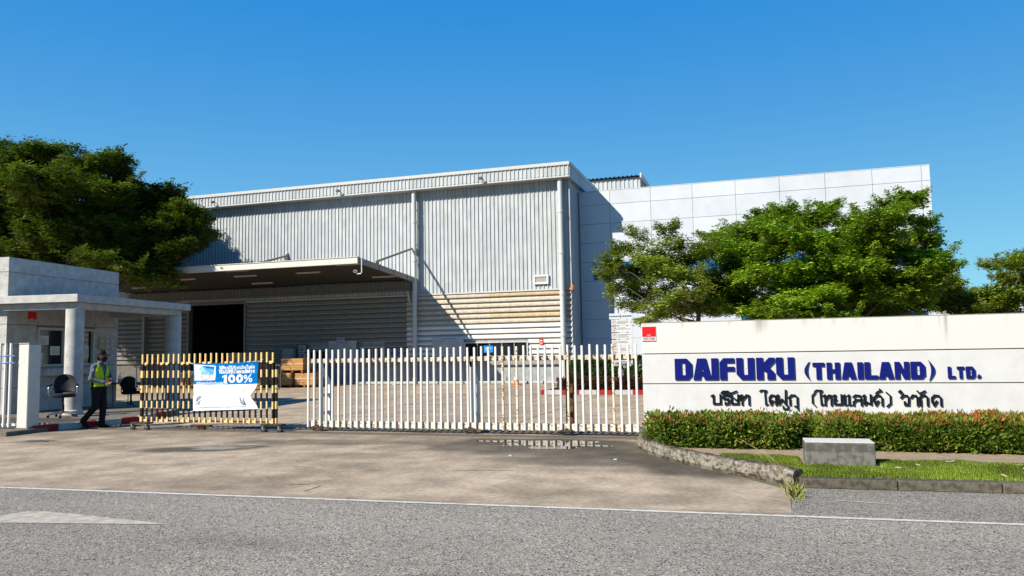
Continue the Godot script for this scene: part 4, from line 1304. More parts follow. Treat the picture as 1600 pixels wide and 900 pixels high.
func sign_wall() -> void:
	var o := thing("sign_wall", "long white boundary wall carrying blue and black company lettering behind the clipped hedge", "wall", Vector3(4, 0, WALL_Z))
	var paint := mat("wall_white", lin(0.70, 0.705, 0.705), 0.7, 0, tex.soft, 2.4)
	# rain streaks run down from the coping
	var im := Image.create(2048, 128, false, Image.FORMAT_RGB8)
	im.fill(Color(0.955, 0.95, 0.935))
	var r := rng(91)
	var spots := [[0.09, 0.12, 2.0], [0.105, 0.3, 3.0], [0.222, 0.20, 4.0], [0.295, 0.55, 9.0], [0.31, 0.40, 5.0], [0.402, 0.3, 6.0], [0.47, 0.3, 3.0], [0.70, 0.5, 2.0], [0.713, 0.95, 3.0], [0.93, 0.45, 7.0], [0.015, 0.12, 12.0]]
	for i in 40:
		spots.append([r.randf(), r.randf_range(0.1, 0.6), r.randf_range(1.5, 5.0)])
	for s in spots:
		var heavy := 0.55 if s == spots[3] or s == spots[8] or s == spots[9] else 0.22
		if spots.find(s) > 10:
			heavy = 0.07
		var cx: float = s[0] * 877.0
		if spots.find(s) > 10:
			cx = s[0] * 2048.0
		for x in range(maxi(0, int(cx - s[2] * 2)), mini(2048, int(cx + s[2] * 2))):
			var w: float = exp(-pow((x - cx) / s[2], 2.0)) * r.randf_range(0.5, 1.0)
			var l: float = s[1] * 128.0 * r.randf_range(0.6, 1.0)
			for y in int(l):
				im.set_pixel(x, y, im.get_pixel(x, y).lerp(Color(0.42, 0.36, 0.30), w * heavy * pow(1.0 - y / l, 0.8)))
	var streaked := StandardMaterial3D.new()
	streaked.resource_name = "wall_white_streaked"
	streaked.albedo_color = lin(0.505, 0.508, 0.508)
	streaked.albedo_texture = ImageTexture.create_from_image(im)
	streaked.roughness = 0.7
	put("core", MB.new().span(Vector3(-5.9, 0.0, -0.27), Vector3(10, 2.0, -0.03)), mat("wall_joint", lin(0.22, 0.20, 0.18), 0.9), o)
	for c in [[0.05, 0.42], [0.42, 0.95], [0.95, 1.48]]:
		put("panel", MB.new().span(Vector3(-5.93, c[0], -0.30), Vector3(10, c[1] - 0.014, 0), 0.006), paint, o)
	put("panel", MB.new().span(Vector3(-5.93, 1.48, -0.30), Vector3(10, 2.025, 0), 0.006), streaked, o)
	put("coping", MB.new().span(Vector3(-5.932, 2.0255, -0.302), Vector3(10, 2.033, 0.003)), mat("coping_dirty", lin(0.5, 0.47, 0.42), 0.9, 0, tex.mottle, 0.5), o)
	var blue := mat("letter_blue", lin(0.008, 0.014, 0.17), 0.6)
	var black := mat("letter_black", lin(0.012, 0.013, 0.014), 0.7)
	blue.metallic_specular = 0.12
	black.metallic_specular = 0.12
	var words := "DAIFUKU(THAILAND)LTD."
	var at := [-1.359, -1.05, -1.045, -0.723, -0.734, -0.608, -0.594, -0.337, -0.316, -0.01, 0.011, 0.322, 0.332, 0.639, 0.778, 0.879, 0.909, 1.108, 1.128, 1.345, 1.355, 1.59, 1.599, 1.696, 1.706, 1.915, 1.917, 2.153, 2.155, 2.38, 2.39, 2.613, 2.65, 2.751, 2.921, 3.04, 3.052, 3.168, 3.178, 3.32, 3.33, 3.40]
	for i in words.length():
		var y0 := 1.014
		var y1 := 1.385
		if i >= 7:
			y1 = 1.290
		if i >= 17:
			y0 = 1.018
			y1 = 1.205
		if words[i] == "(" or words[i] == ")":
			y0 = 0.985
			y1 = 1.315
		if words[i] == ".":
			y1 = 1.085
		var xa: float = at[i * 2]
		var xb: float = at[i * 2 + 1]
		var mb := MB.new()
		for poly in glyph(words[i]):
			var p := pv(poly)
			for k in p.size():
				p[k] = Vector2(lerpf(xa, xb - 0.014, p[k].x), lerpf(y0, y1, p[k].y))
			mb.prism(p, 0.010, 0.020)
		mb.bar(Vector3((xa + xb) * 0.5, (y0 + y1) * 0.5, -0.005), Vector3((xa + xb) * 0.5, (y0 + y1) * 0.5, 0.013), 0.004, 5)
		put("letter", mb, blue, o, Vector3(-4, 0, 0))
	var signs := "b r,i s,a t m d f,u k,v ( m t y e l n d,x ) j,o p k,a d".split(" ")
	var tx := [-0.736, -0.585, -0.574, -0.446, -0.436, -0.277, -0.266, -0.109, 0.069, 0.183, 0.193, 0.317, 0.327, 0.501, 0.511, 0.663, 0.865, 0.925, 0.945, 1.064, 1.064, 1.193, 1.212, 1.35, 1.36, 1.477, 1.496, 1.651, 1.67, 1.795, 1.814, 1.958, 2.015, 2.09, 2.222, 2.353, 2.372, 2.474, 2.493, 2.622, 2.659, 2.814]
	for i in signs.size():
		var xa: float = tx[i * 2]
		var xb: float = tx[i * 2 + 1]
		var mb := MB.new()
		var n := 0
		for ch in signs[i].split(","):
			for s in thai(ch):
				for k in range(0, s.size() - 2, 2):
					var a := Vector2(lerpf(xa, xb, s[k]), 0.588 + 0.168 * s[k + 1])
					var b := Vector2(lerpf(xa, xb, s[k + 2]), 0.588 + 0.168 * s[k + 3])
					var d := (b - a).normalized()
					mb.box(Vector3((a.x + b.x) * 0.5, (a.y + b.y) * 0.5, 0.020 + n * 0.0004), Vector3(a.distance_to(b) + 0.022, 0.028 if s[1] < 1.05 and s[1] > -0.1 else 0.022, 0.022), 0, Basis(Vector3(0, 0, 1), d.angle()))
					n += 1
		put("letter", mb, black, o, Vector3(-4, 0, 0))
	secom(thing("security_sign", "red and white security company plate on the left end of the sign wall", "sign", Vector3(-1.795, 1.835, WALL_Z + 0.002)), 0.25, 0.27)

# ---------------------------------------------------------------- gates and fence
func sliding_gate() -> void:
	var o := thing("sliding_gate", "white steel sliding gate with upright pickets and rusty top rail, beside the sign wall", "gate", Vector3(-5.41, 0, GATE_Z - 0.28))
	var paint := mat("gate_white", lin(0.84, 0.83, 0.80), 0.5, 0, tex.soft, 0.8)
	var rust := mat("gate_rusty", lin(0.84, 0.82, 0.77), 0.65, 0, tex.rust, 0.55)
	var picket := MB.new().span(Vector3(-0.0195, 0.085, -0.0195), Vector3(0.0195, 1.655, 0.0195), 0.004).mesh()
	var worn := MB.new().span(Vector3(-0.0195, 0.085, -0.0195), Vector3(0.0195, 1.668, 0.0195), 0.004).mesh()
	var r := rng(14)
	var n := 49
	for i in n:
		var p := put("picket", worn if i % 3 == 0 else picket, rust if r.randf() < 0.12 else paint, o, Vector3(-3.385 + 6.75 * i / (n - 1), r.randf_range(-0.004, 0.004), 0.0))
		p.rotation = Vector3(0, 0, r.randf_range(-0.004, 0.004))
	put("top_rail", MB.new().span(Vector3(-3.405, 1.385, -0.076), Vector3(3.385, 1.475, -0.0245), 0.005), mat("gate_rusty_rail", lin(0.82, 0.79, 0.72), 0.7, 0, tex.rust_more, 0.5), o)
	put("bottom_rail", MB.new().span(Vector3(-3.405, 0.09, -0.076), Vector3(3.385, 0.215, -0.0245), 0.005), rust, o)
	var brown := mat("old_steel", lin(0.20, 0.12, 0.075), 0.85, 0, tex.rust_more, 0.35)
	var rusty := mat("truck_rust", lin(0.11, 0.075, 0.05), 0.9, 0, tex.mottle, 0.2)
	var tyre := mat("black_rubber", lin(0.018, 0.018, 0.018), 0.8)
	for x in [-3.16, 0.16, 2.06]:
		var m: Material = brown if x > 1.0 else paint
		# a frame square to the gate: front post, lower rear post, raking strut, rungs, wheels at both ends
		var br := put("brace", MB.new().span(Vector3(x - 0.03, 0.12, -0.16), Vector3(x + 0.03, 1.38, -0.08), 0.006).span(Vector3(x - 0.03, 0.12, -0.50), Vector3(x + 0.03, 0.98, -0.42), 0.006), m, o)
		put("strut", MB.new().prism(pv([-0.08, 1.42, -0.46, 1.0, -0.49, 0.93, -0.42, 0.93, -0.08, 1.28]), x - 0.024, 0.048, Transform3D(Basis(Vector3(0, 0, 1), Vector3(0, 1, 0), Vector3(-1, 0, 0)), Vector3(x * 2.0, 0, 0))), m, br)
		for y in [0.36, 0.72]:
			put("rung", MB.new().box(Vector3(x, y, -0.29), Vector3(0.05, 0.07, 0.26), 0.006), m, br)
		for z in [0.02, -0.46]:
			var t := put("truck", MB.new().box(Vector3(x, 0.085, z), Vector3(0.22, 0.05, 0.06), 0.008).box(Vector3(x, 0.115, z), Vector3(0.05, 0.05, 0.05)), rusty, o)
			for s in [-1, 1]:
				put("wheel", MB.new().bar(Vector3(x + 0.085 * s, 0.07, z - 0.022), Vector3(x + 0.085 * s, 0.07, z + 0.022), 0.048, 14).bar(Vector3(x + 0.085 * s, 0.07, z - 0.036), Vector3(x + 0.085 * s, 0.07, z + 0.036), 0.018, 8), tyre if x > 1.0 else rusty, t)

func left_fence() -> void:
	var o := thing("picket_fence", "white picket fence strung with blue cord at the left edge", "fence", Vector3(-17.5, 0.1, -12.42))
	var paint := mat("gate_white", lin(0.80, 0.78, 0.735), 0.5)
	var picket := MB.new().span(Vector3(-0.022, 0.03, -0.022), Vector3(0.022, 1.82, 0.022), 0.004).mesh()
	for i in 30:
		put("picket", picket, paint, o, Vector3(2.30 - i * 0.148, 0, 0))
	put("rail", MB.new().span(Vector3(-2.1, 0.06, -0.062), Vector3(2.45, 0.11, -0.0235), 0.004), paint, o)
	put("rail", MB.new().span(Vector3(-2.1, 1.79, -0.062), Vector3(2.45, 1.82, -0.0235), 0.004), mats.old_steel, o)
	var cord := mat("blue_cord", lin(0.10, 0.30, 0.62), 0.6)
	for y in [1.40, 1.55]:
		var path := []
		for i in 60:
			path.append(Vector3(-2.1 + i * 4.55 / 59.0, y + sin(i * 1.35) * 0.008, 0.028 + sin(i * 2.7) * 0.006))
		put("cord", MB.new().tube(path, [0.012], 5), cord, o)
	var p := thing("gate_post", "thick white square gatepost with grey stained foot beside the left fence", "post", Vector3(-14.88, 0, -12.6))
	put("shaft", MB.new().span(Vector3(-0.145, 0.06, -0.15), Vector3(0.145, 1.885, 0.15), 0.012), mat("post_white", lin(0.74, 0.72, 0.67), 0.8, 0, tex.soft, 0.9), p)
	put("cap", MB.new().span(Vector3(-0.152, 1.886, -0.157), Vector3(0.152, 1.92, 0.157), 0.01), mat("post_cap", lin(0.50, 0.47, 0.42), 0.9, 0, tex.mottle, 0.3), p)
	put("foot", MB.new().span(Vector3(-0.185, 0, -0.185), Vector3(0.185, 0.13, 0.158), 0.015), mat("foot_grey", lin(0.22, 0.21, 0.19), 0.95, 0, tex.mottle, 0.3), p)

func barrier_gate() -> void:
	var o := thing("barrier_gate", "yellow and black striped rolling barrier with a banner tied to it", "barrier", Vector3(-11.1, 0, GATE_Z))
	var ym := mat("stripe_paint", Color.WHITE, 0.55, 0, null, 1.0, true)
	var yellow := Color(0.95, 0.62, 0.25)
	var black := Color(0.020, 0.019, 0.018)
	var picket := MB.new()
	var y := 0.175
	var stops := [0.175, 0.285, 0.47, 0.625, 0.80, 0.955, 1.12, 1.275, 1.42, 1.63]
	for i in stops.size() - 1:
		picket.paint(yellow if i % 2 == 0 else black)
		picket.span(Vector3(-0.0155, stops[i], -0.0155), Vector3(0.0155, stops[i + 1] - 0.0005, 0.0155))
	var pm := picket.mesh()
	var n := 25
	var r := rng(16)
	for i in n:
		put("picket", pm, ym, o, Vector3(-1.67 + 3.32 * i / (n - 1), r.randf_range(-0.006, 0.006), 0)).rotation.z = r.randf_range(-0.005, 0.005)
	var gap := 3.32 / (n - 1)
	for rail in [[1.395, 1.452], [0.178, 0.226]]:
		var mb := MB.new()
		for i in n - 1:
			mb.paint(yellow if i in [0, 3, 4, 7, 8, 11, 12, 15, 16, 19, 20, 23] else black)
			var tall: float = rail[1] - rail[0]
			mb.span(Vector3(-1.67 + gap * i, rail[0] + (0.0 if i in [0, 3, 4, 7, 8, 11, 12, 15, 16, 19, 20, 23] else tall * 0.25), -0.040), Vector3(-1.67 + gap * (i + 1) - 0.0005, rail[1] - (0.0 if i in [0, 3, 4, 7, 8, 11, 12, 15, 16, 19, 20, 23] else tall * 0.2), -0.0175))
		put("rail", mb, ym, o)
	var iron := mat("caster_steel", lin(0.28, 0.27, 0.25), 0.45, 0.6)
	var plate := mat("rusty_plate", lin(0.12, 0.08, 0.055), 0.9, 0, tex.rust_more, 0.3)
	for e in [-1, 1]:
		var post := MB.new()
		for i in stops.size() - 2:
			post.paint(yellow if i % 2 == 0 else black)
			post.span(Vector3(-0.029, stops[i], -0.029), Vector3(0.029, stops[i + 1] - 0.0005, 0.029))
		put("end_post", post, ym, o, Vector3(e * 1.70 - 0.01, 0, -0.05))
		put("handle", MB.new().tube([Vector3(e * 1.71, 1.36, 0), Vector3(e * 1.80, 1.36, 0), Vector3(e * 1.835, 1.32, 0), Vector3(e * 1.835, 0.92, 0), Vector3(e * 1.80, 0.88, 0), Vector3(e * 1.71, 0.88, 0)], [0.013], 7), mat("handle_grey", lin(0.10, 0.10, 0.105), 0.5), o)
		var foot := put("foot_plate", MB.new().box(Vector3(e * 1.66, 0.15, 0), Vector3(0.5, 0.035, 0.16), 0.006), plate, o)
		for c in [-1, 1]:
			for z in [0.06]:
				var x: float = e * 1.66 + c * 0.19
				var ca := put("caster", MB.new().bar(Vector3(x, 0.132, z), Vector3(x, 0.12, z), 0.03, 10).span(Vector3(x - 0.02, 0.055, z - 0.032), Vector3(x + 0.02, 0.122, z - 0.026)).span(Vector3(x - 0.02, 0.055, z + 0.026), Vector3(x + 0.02, 0.122, z + 0.032)), iron, foot)
				put("wheel", MB.new().bar(Vector3(x + 0.01, 0.066, z - 0.017), Vector3(x + 0.01, 0.066, z + 0.017), 0.062, 18), mat("black_rubber", lin(0.018, 0.018, 0.018), 0.8), ca)
				put("hub", MB.new().bar(Vector3(x + 0.01, 0.066, z - 0.02), Vector3(x + 0.01, 0.066, z + 0.02), 0.032, 12), iron, ca)
	put("middle_foot", MB.new().box(Vector3(-0.12, 0.11, -0.02), Vector3(0.5, 0.035, 0.1), 0.006).box(Vector3(-0.12, 0.055, -0.02), Vector3(0.2, 0.09, 0.06)), plate, o)
	banner()

func banner() -> void:
	var w := 768
	var h := 512
	var im := Image.create(w, h, false, Image.FORMAT_RGB8)
	var white := Color(0.97, 0.97, 0.96)
	im.fill(white)
	var q := noise(17, 0.02, 3)
	for y in 226:
		for x in w:
			var t := 0.5 + 0.5 * q.get_noise_2d(x * 0.5, y)
			im.set_pixel(x, y, Color(0.0, 0.41 + 0.12 * t, 0.74 + 0.10 * t))
	fill_poly(im, pv([14, 8, 276, 20, 262, 178, 14, 184]), white)
	fill_poly(im, pv([96, 22, 262, 28, 240, 120, 200, 112, 150, 80]), Color(0.35, 0.72, 0.93))
	fill_poly(im, pv([60, 60, 110, 30, 190, 96, 150, 130]), Color(0.62, 0.83, 0.95))
	fill_poly(im, pv([120, 24, 258, 30, 250, 60, 160, 44]), Color(0.16, 0.42, 0.78))
	# stethoscope drawing, small print, the two figures at the foot
	var ink := Color(0.16, 0.18, 0.22)
	stroke(im, [Vector2(96, 92), Vector2(112, 118), Vector2(100, 150), Vector2(122, 168), Vector2(165, 168), Vector2(190, 150), Vector2(192, 122), Vector2(214, 112)], 5.0, ink)
	stroke(im, [Vector2(128, 92), Vector2(112, 118)], 5.0, ink)
	stroke(im, [Vector2(170, 100), Vector2(192, 122)], 4.0, ink)
	var names := ["d", "y", "s", "t", "n", "k", "b", "r", "l", "j", "m", "f"]
	var r := rng(18)
	var print_row := func(x0: float, x1: float, y: float, tall: float, thick: float, k: Color) -> void:
		var x := x0
		while x < x1:
			for s in thai(names[r.randi() % names.size()]):
				var pts := []
				for i in range(0, s.size(), 2):
					pts.append(Vector2(x + s[i] * tall * 0.72, y - s[i + 1] * tall))
				stroke(im, pts, thick, k)
			if r.randf() < 0.4:
				for s in thai(["i", "a", "o"][r.randi() % 3]):
					var pts := []
					for i in range(0, s.size(), 2):
						pts.append(Vector2(x + s[i] * tall * 0.72, y - s[i + 1] * tall))
					stroke(im, pts, thick, k)
			x += tall * 0.95
	print_row.call(320, 730, 58, 26, 6.5, white)
	print_row.call(316, 726, 104, 28, 7.5, white)
	print_row.call(40, 400, 222, 18, 4.0, white)
	print_row.call(70, 640, 486, 11, 2.4, Color(0.42, 0.58, 0.80))
	# 100%
	fill_poly(im, pv([352, 132, 396, 118, 408, 118, 404, 206, 370, 206, 374, 146, 350, 152]), white)
	for c in [462, 556]:
		var ring := []
		for i in 25:
			ring.append(Vector2(c + cos(TAU * i / 24) * 28, 162 + sin(TAU * i / 24) * 34))
		stroke(im, ring, 26.0, white)
	for c in [[628, 146], [690, 184]]:
		var ring := []
		for i in 17:
			ring.append(Vector2(c[0] + cos(TAU * i / 16) * 14, c[1] + sin(TAU * i / 16) * 16))
		stroke(im, ring, 13.0, white)
	stroke(im, [Vector2(692, 120), Vector2(626, 208)], 11.0, white)
	for f in [[60, 400], [618, 420]]:
		for i in 44:
			var a := Vector2(f[0] + r.randf_range(-22, 30), f[1] + r.randf_range(-44, 44))
			stroke(im, [a, a + Vector2(r.randf_range(-12, 12), r.randf_range(-16, 16))], 6.0, ink.lerp(Color(0.4, 0.5, 0.7), r.randf()))
	stroke(im, [Vector2(590, 330), Vector2(640, 310), Vector2(672, 345), Vector2(640, 380)], 3.0, Color(0.6, 0.64, 0.7))
	var o := thing("banner", "white and blue vinyl banner reading 100% tied to the striped barrier", "banner", Vector3(-10.58, 0.92, GATE_Z + 0.03))
	var nx := 44
	var ny := 30
	var wq := noise(19, 0.9, 3)
	var pts := []
	for j in ny + 1:
		var t := float(j) / ny
		var row := []
		for i in nx + 1:
			var s := float(i) / nx
			var y := lerpf(0.50, -0.50, t)
			var pull := -0.16 * exp(-pow((t - 0.70) / 0.14, 2.0)) + 0.02 * smoothstep(0.85, 1.0, t)
			var x := lerpf(-0.80, 0.80 + pull * smoothstep(0.4, 1.0, s) - 0.02 * t, s)
			y += 0.05 * s * t * t + (0.03 * s if t < 0.02 else 0.0) - 0.02 * sin(s * PI) * (1.0 - t)
			var fold := exp(-pow((s - 0.45 - (t - 0.42) * 0.85) / 0.035, 2.0)) * smoothstep(0.38, 0.5, t) * 0.022
			var z := wq.get_noise_2d(s * 2.5, t * 2.0) * 0.028 + fold + (sin(s * 42.0) * 0.008 + 0.012) * exp(-t * 9.0)
			row.append(Vector3(x, y, z + 0.018))
		pts.append(row)
	var mb := MB.new()
	for j in ny:
		for i in nx:
			var c := [[j, i], [j, i + 1], [j + 1, i + 1], [j + 1, i]]
			var nn := []
			for k in c:
				var a: Vector3 = pts[k[0]][mini(k[1] + 1, nx)] - pts[k[0]][maxi(k[1] - 1, 0)]
				var b: Vector3 = pts[mini(k[0] + 1, ny)][k[1]] - pts[maxi(k[0] - 1, 0)][k[1]]
				nn.append(b.cross(a).normalized())
			for t in [[0, 1, 2], [0, 2, 3]]:
				mb.tri_n(pts[c[t[0]][0]][c[t[0]][1]], pts[c[t[1]][0]][c[t[1]][1]], pts[c[t[2]][0]][c[t[2]][1]], nn[t[0]], nn[t[1]], nn[t[2]],
					Vector2(float(c[t[0]][1]) / nx, float(c[t[0]][0]) / ny), Vector2(float(c[t[1]][1]) / nx, float(c[t[1]][0]) / ny), Vector2(float(c[t[2]][1]) / nx, float(c[t[2]][0]) / ny))
	var m := StandardMaterial3D.new()
	m.resource_name = "banner_print"
	m.albedo_color = lin(0.62, 0.62, 0.62)
	m.albedo_texture = ImageTexture.create_from_image(im)
	m.roughness = 0.55
	m.metallic_specular = 0.12
	m.cull_mode = BaseMaterial3D.CULL_DISABLED
	put("sheet", mb, m, o)
	var tie := mat("tie_white", lin(0.7, 0.7, 0.7), 0.6)
	for t in [[-0.80, 0.49, -0.95, 0.54], [0.80, 0.52, 0.90, 0.56], [0.80, -0.44, 0.92, -0.45], [-0.80, -0.49, -0.90, -0.52]]:
		put("tie", MB.new().tube([Vector3(t[0], t[1], 0.02), Vector3((t[0] + t[2]) * 0.5, (t[1] + t[3]) * 0.5 - 0.01, 0.015), Vector3(t[2], t[3], -0.01)], [0.007], 5), tie, o)

func yard_things() -> void:
	var wood := mat("crate_wood", lin(0.92, 0.86, 0.80), 0.8, 0, tex.wood, 1.1)
	var slat := mat("pallet_wood", lin(0.55, 0.48, 0.40), 0.9, 0, tex.wood, 0.7)
	var strap := mat("strap_white", lin(0.72, 0.70, 0.66), 0.5)
	var crate := func(label: String, at: Vector3, size: Vector3, turn: float) -> Node3D:
		var o := thing("crate", label, "crate", at, turn, "wooden crates in the loading yard")
		var h := size.y - 0.13
		put("box", MB.new().box(Vector3(0, 0.13 + h * 0.5, 0), Vector3(size.x - 0.02, h - 0.004, size.z - 0.02), 0.004), wood, o)
		for i in 5:
			var ph := h / 5.0
			put("board", MB.new().box(Vector3(0, 0.13 + ph * (i + 0.5), size.z * 0.5 - 0.004), Vector3(size.x, ph - 0.006, 0.02), 0.003), wood, o)
			put("board", MB.new().box(Vector3(size.x * 0.5 - 0.004, 0.13 + ph * (i + 0.5), -0.012), Vector3(0.02, ph - 0.006, size.z - 0.024), 0.003), wood, o)
		put("strap", MB.new().box(Vector3(0, 0.13 + h * 0.55, 0), Vector3(size.x + 0.028, 0.022, size.z + 0.028)), strap, o)
		put("skid", MB.new().box(Vector3(0, 0.115, 0), Vector3(size.x, 0.024, size.z), 0.003), slat, o)
		for x in [-0.44, 0.0, 0.44]:
			put("skid", MB.new().box(Vector3(x * size.x, 0.05, 0), Vector3(0.09, 0.10, size.z), 0.004), slat, o)
		return o
	crate.call("orange wooden crate on the ground carrying another crate, beside the white gate's free end", Vector3(-21.22, 0.004, -31.4), Vector3(1.16, 0.68, 0.8), 0)
	crate.call("wider wooden crate stacked on top of another crate beside the white gate's free end", Vector3(-20.62, 0.69, -31.42), Vector3(1.16, 0.66, 0.8), 2)
	crate.call("dark-sided wooden crate standing in shade behind the two stacked crates", Vector3(-20.0, 0.004, -31.5), Vector3(1.0, 0.66, 0.8), 0)
	crate.call("narrow wooden crate behind the barrier, left of the crate with the blue and white wrap", Vector3(-26.35, 0.004, -30.7), Vector3(0.75, 0.78, 0.8), 0)
	var wrapped := crate.call("wooden crate behind the barrier with a blue and white wrap on its top", Vector3(-25.6, 0.004, -30.6), Vector3(0.5, 0.70, 0.8), 0) as Node3D
	put("wrap", MB.new().box(Vector3(0, 0.77, 0), Vector3(0.52, 0.13, 0.82), 0.01), mat("wrap_white", lin(0.70, 0.74, 0.80), 0.5), wrapped)
	put("wrap_band", MB.new().box(Vector3(0, 0.74, 0), Vector3(0.526, 0.035, 0.826)), mat("wrap_blue", lin(0.03, 0.20, 0.60), 0.5), wrapped)
	var carton := mat("carton", lin(0.34, 0.27, 0.19), 0.85, 0, tex.mottle, 0.8)
	var tape := mat("carton_tape", lin(0.46, 0.36, 0.22), 0.5)
	var pal := thing("pallet", "wooden pallet under the tall stack of brown cartons behind the banner", "pallet", Vector3(-22.75, 0.004, -30.9))
	for i in 7:
		put("slat", MB.new().box(Vector3(-0.84 + i * 0.28, 0.12, 0), Vector3(0.2, 0.022, 1.0), 0.003), slat, pal)
	for i in 3:
		put("bearer", MB.new().box(Vector3(0, 0.054, -0.44 + i * 0.44), Vector3(1.9, 0.108, 0.09), 0.004), slat, pal)
	var places := ["bottom left", "bottom right", "middle left", "middle right", "top left", "top right"]
	for i in 6:
		var c := thing("carton", "brown carton, %s of the stack on the pallet behind the banner" % places[i], "carton", Vector3(-23.22 + (i % 2) * 0.95, 0.137 + floorf(i / 2.0) * 0.51, -30.9), 0, "cartons stacked behind the banner")
		put("box", MB.new().box(Vector3(0, 0.253, 0), Vector3(0.93, 0.504, 0.9), 0.012), carton, c)
		put("tape", MB.new().box(Vector3(0, 0.255, 0), Vector3(0.06, 0.51, 0.906)), tape, c)
	var bin := thing("storage_bin", "dark brown slatted bin with a blue lid right of the banner", "bin", Vector3(-21.95, 0.004, -28.9))
	put("body", MB.new().box(Vector3(0, 0.36, 0), Vector3(0.95, 0.70, 0.8), 0.01), mat("bin_brown", lin(0.10, 0.065, 0.04), 0.85, 0, tex.wood, 0.8), bin)
	for i in 6:
		put("batten", MB.new().box(Vector3(-0.40 + i * 0.16, 0.36, 0.405), Vector3(0.06, 0.70, 0.02), 0.003), slat, bin)
	put("lid", MB.new().box(Vector3(0, 0.76, 0), Vector3(1.0, 0.08, 0.85), 0.015), mat("bin_blue", lin(0.02, 0.07, 0.38), 0.5), bin)
	# traffic cone against the dock
	var cone := thing("traffic_cone", "orange and white traffic cone against the foot of the dock wall", "traffic cone", Vector3(-10.4, 0.004, -33.4))
	var orange := mat("cone_orange", lin(0.72, 0.16, 0.03), 0.5)
	put("base", MB.new().box(Vector3(0, 0.02, 0), Vector3(0.36, 0.04, 0.36), 0.01), orange, cone)
	put("cone", MB.new().lathe(Vector3.ZERO, [Vector2(0.13, 0.04), Vector2(0.1, 0.20)], 16).lathe(Vector3.ZERO, [Vector2(0.075, 0.34), Vector2(0.055, 0.44)], 16).lathe(Vector3.ZERO, [Vector2(0.038, 0.54), Vector2(0.022, 0.66), Vector2(0.0, 0.67)], 16), orange, cone)
	put("band", MB.new().lathe(Vector3.ZERO, [Vector2(0.101, 0.20), Vector2(0.076, 0.34)], 16).lathe(Vector3.ZERO, [Vector2(0.056, 0.44), Vector2(0.039, 0.54)], 16), strap, cone)
	# boards on the factory front
	var im := Image.create(192, 112, false, Image.FORMAT_RGB8)
	im.fill(Color(0.80, 0.82, 0.84))
	var r := rng(26)
	for row in 11:
		for half in 2:
			var y := 16.0 + row * 8.5
			stroke(im, [Vector2(10 + half * 94, y), Vector2(r.randf_range(50, 86) + half * 94, y)], 1.8, Color(0.45, 0.48, 0.53))
	stroke(im, [Vector2(50, 7), Vector2(142, 7)], 4.0, Color(0.3, 0.42, 0.55))
	stroke(im, [Vector2(96, 12), Vector2(96, 110)], 1.2, Color(0.5, 0.52, 0.55))
	var print_m := StandardMaterial3D.new()
	print_m.resource_name = "board_print"
	print_m.albedo_texture = ImageTexture.create_from_image(im)
	print_m.albedo_color = lin(0.54, 0.54, 0.54)
	print_m.roughness = 0.5
	for b in [[-20.49, -18.93, 1.20, 2.15, "two-column notice board under the canopy with a small tag on top"], [-14.80, -13.2, 1.36, 2.22, "single wide notice board left of the sunlit window strip on the factory"]]:
		var o := thing("notice_board", b[4], "noticeboard", Vector3((b[0] + b[1]) * 0.5, (b[2] + b[3]) * 0.5, FRONT_Z + 0.13), 0)
		put("panel", MB.new().box(Vector3.ZERO, Vector3(b[1] - b[0], b[3] - b[2], 0.04), 0.005), print_m, o)
		put("frame", MB.new().box(Vector3(0, (b[3] - b[2]) * 0.5, 0), Vector3(b[1] - b[0] + 0.06, 0.04, 0.06), 0.005).box(Vector3(0, -(b[3] - b[2]) * 0.5, 0), Vector3(b[1] - b[0] + 0.06, 0.04, 0.06), 0.005), mats.window_frame, o)
		if b[0] < -18:
			put("tag", MB.new().box(Vector3(-0.1, 0.60, 0.01), Vector3(0.44, 0.17, 0.03), 0.004), mats.window_frame, o)
			for i in 3:
				put("tag_mark", MB.new().box(Vector3(-0.22 + i * 0.12, 0.60, 0.028), Vector3(0.08, 0.07, 0.006)), mat("tag_blue", lin(0.03, 0.05, 0.35), 0.5), o)
	var cab := thing("switch_cabinet", "plain grey switch cabinet on the factory wall above the crates", "cabinet", Vector3(-22.73, 1.18, FRONT_Z + 0.24))
	put("case", MB.new().box(Vector3(0, 0.33, 0), Vector3(0.66, 0.66, 0.22), 0.01), mat("cabinet_grey", lin(0.36, 0.37, 0.38), 0.5), cab)
	put("door", MB.new().box(Vector3(0, 0.33, 0.115), Vector3(0.6, 0.6, 0.012), 0.004), mats.cabinet_grey, cab)
	put("handle", MB.new().box(Vector3(0.24, 0.33, 0.13), Vector3(0.03, 0.1, 0.02)), mats.handle_grey, cab)
	for i in 2:
		var f := thing("wall_fan", ["lower", "upper"][i] + " of the two square wall fans beside the switch cabinet", "fan", Vector3(-21.98, 1.28 + i * 0.37, FRONT_Z + 0.2), 0, "wall fans beside the switch cabinet")
		put("case", MB.new().box(Vector3(0, 0.165, 0), Vector3(0.33, 0.33, 0.16), 0.01), mats.window_frame, f)
		put("grille", MB.new().bar(Vector3(0, 0.165, 0.07), Vector3(0, 0.165, 0.088), 0.115, 20), mats.interior, f)
		for k in 3:
			put("blade", MB.new().box(Vector3(0, 0.165, 0.094), Vector3(0.2, 0.04, 0.006), 0, Basis(Vector3(0, 0, 1), k * PI / 3)), mats.cabinet_grey, f)
		put("hub", MB.new().bar(Vector3(0, 0.165, 0.09), Vector3(0, 0.165, 0.105), 0.03, 12), mats.window_frame, f)
	var sign_blue := mat("sign_blue", lin(0.02, 0.12, 0.55), 0.5)
	var sb := thing("post_sign", "small blue sign on a thin post in the shade before the dock", "sign", Vector3(-16.47, 0.004, -33.4))
	put("post", MB.new().bar(Vector3.ZERO, Vector3(0, 1.72, 0), 0.022, 8).lathe(Vector3.ZERO, [Vector2(0.14, 0), Vector2(0.14, 0.03), Vector2(0.02, 0.05)], 14), mats.pipe_paint, sb)
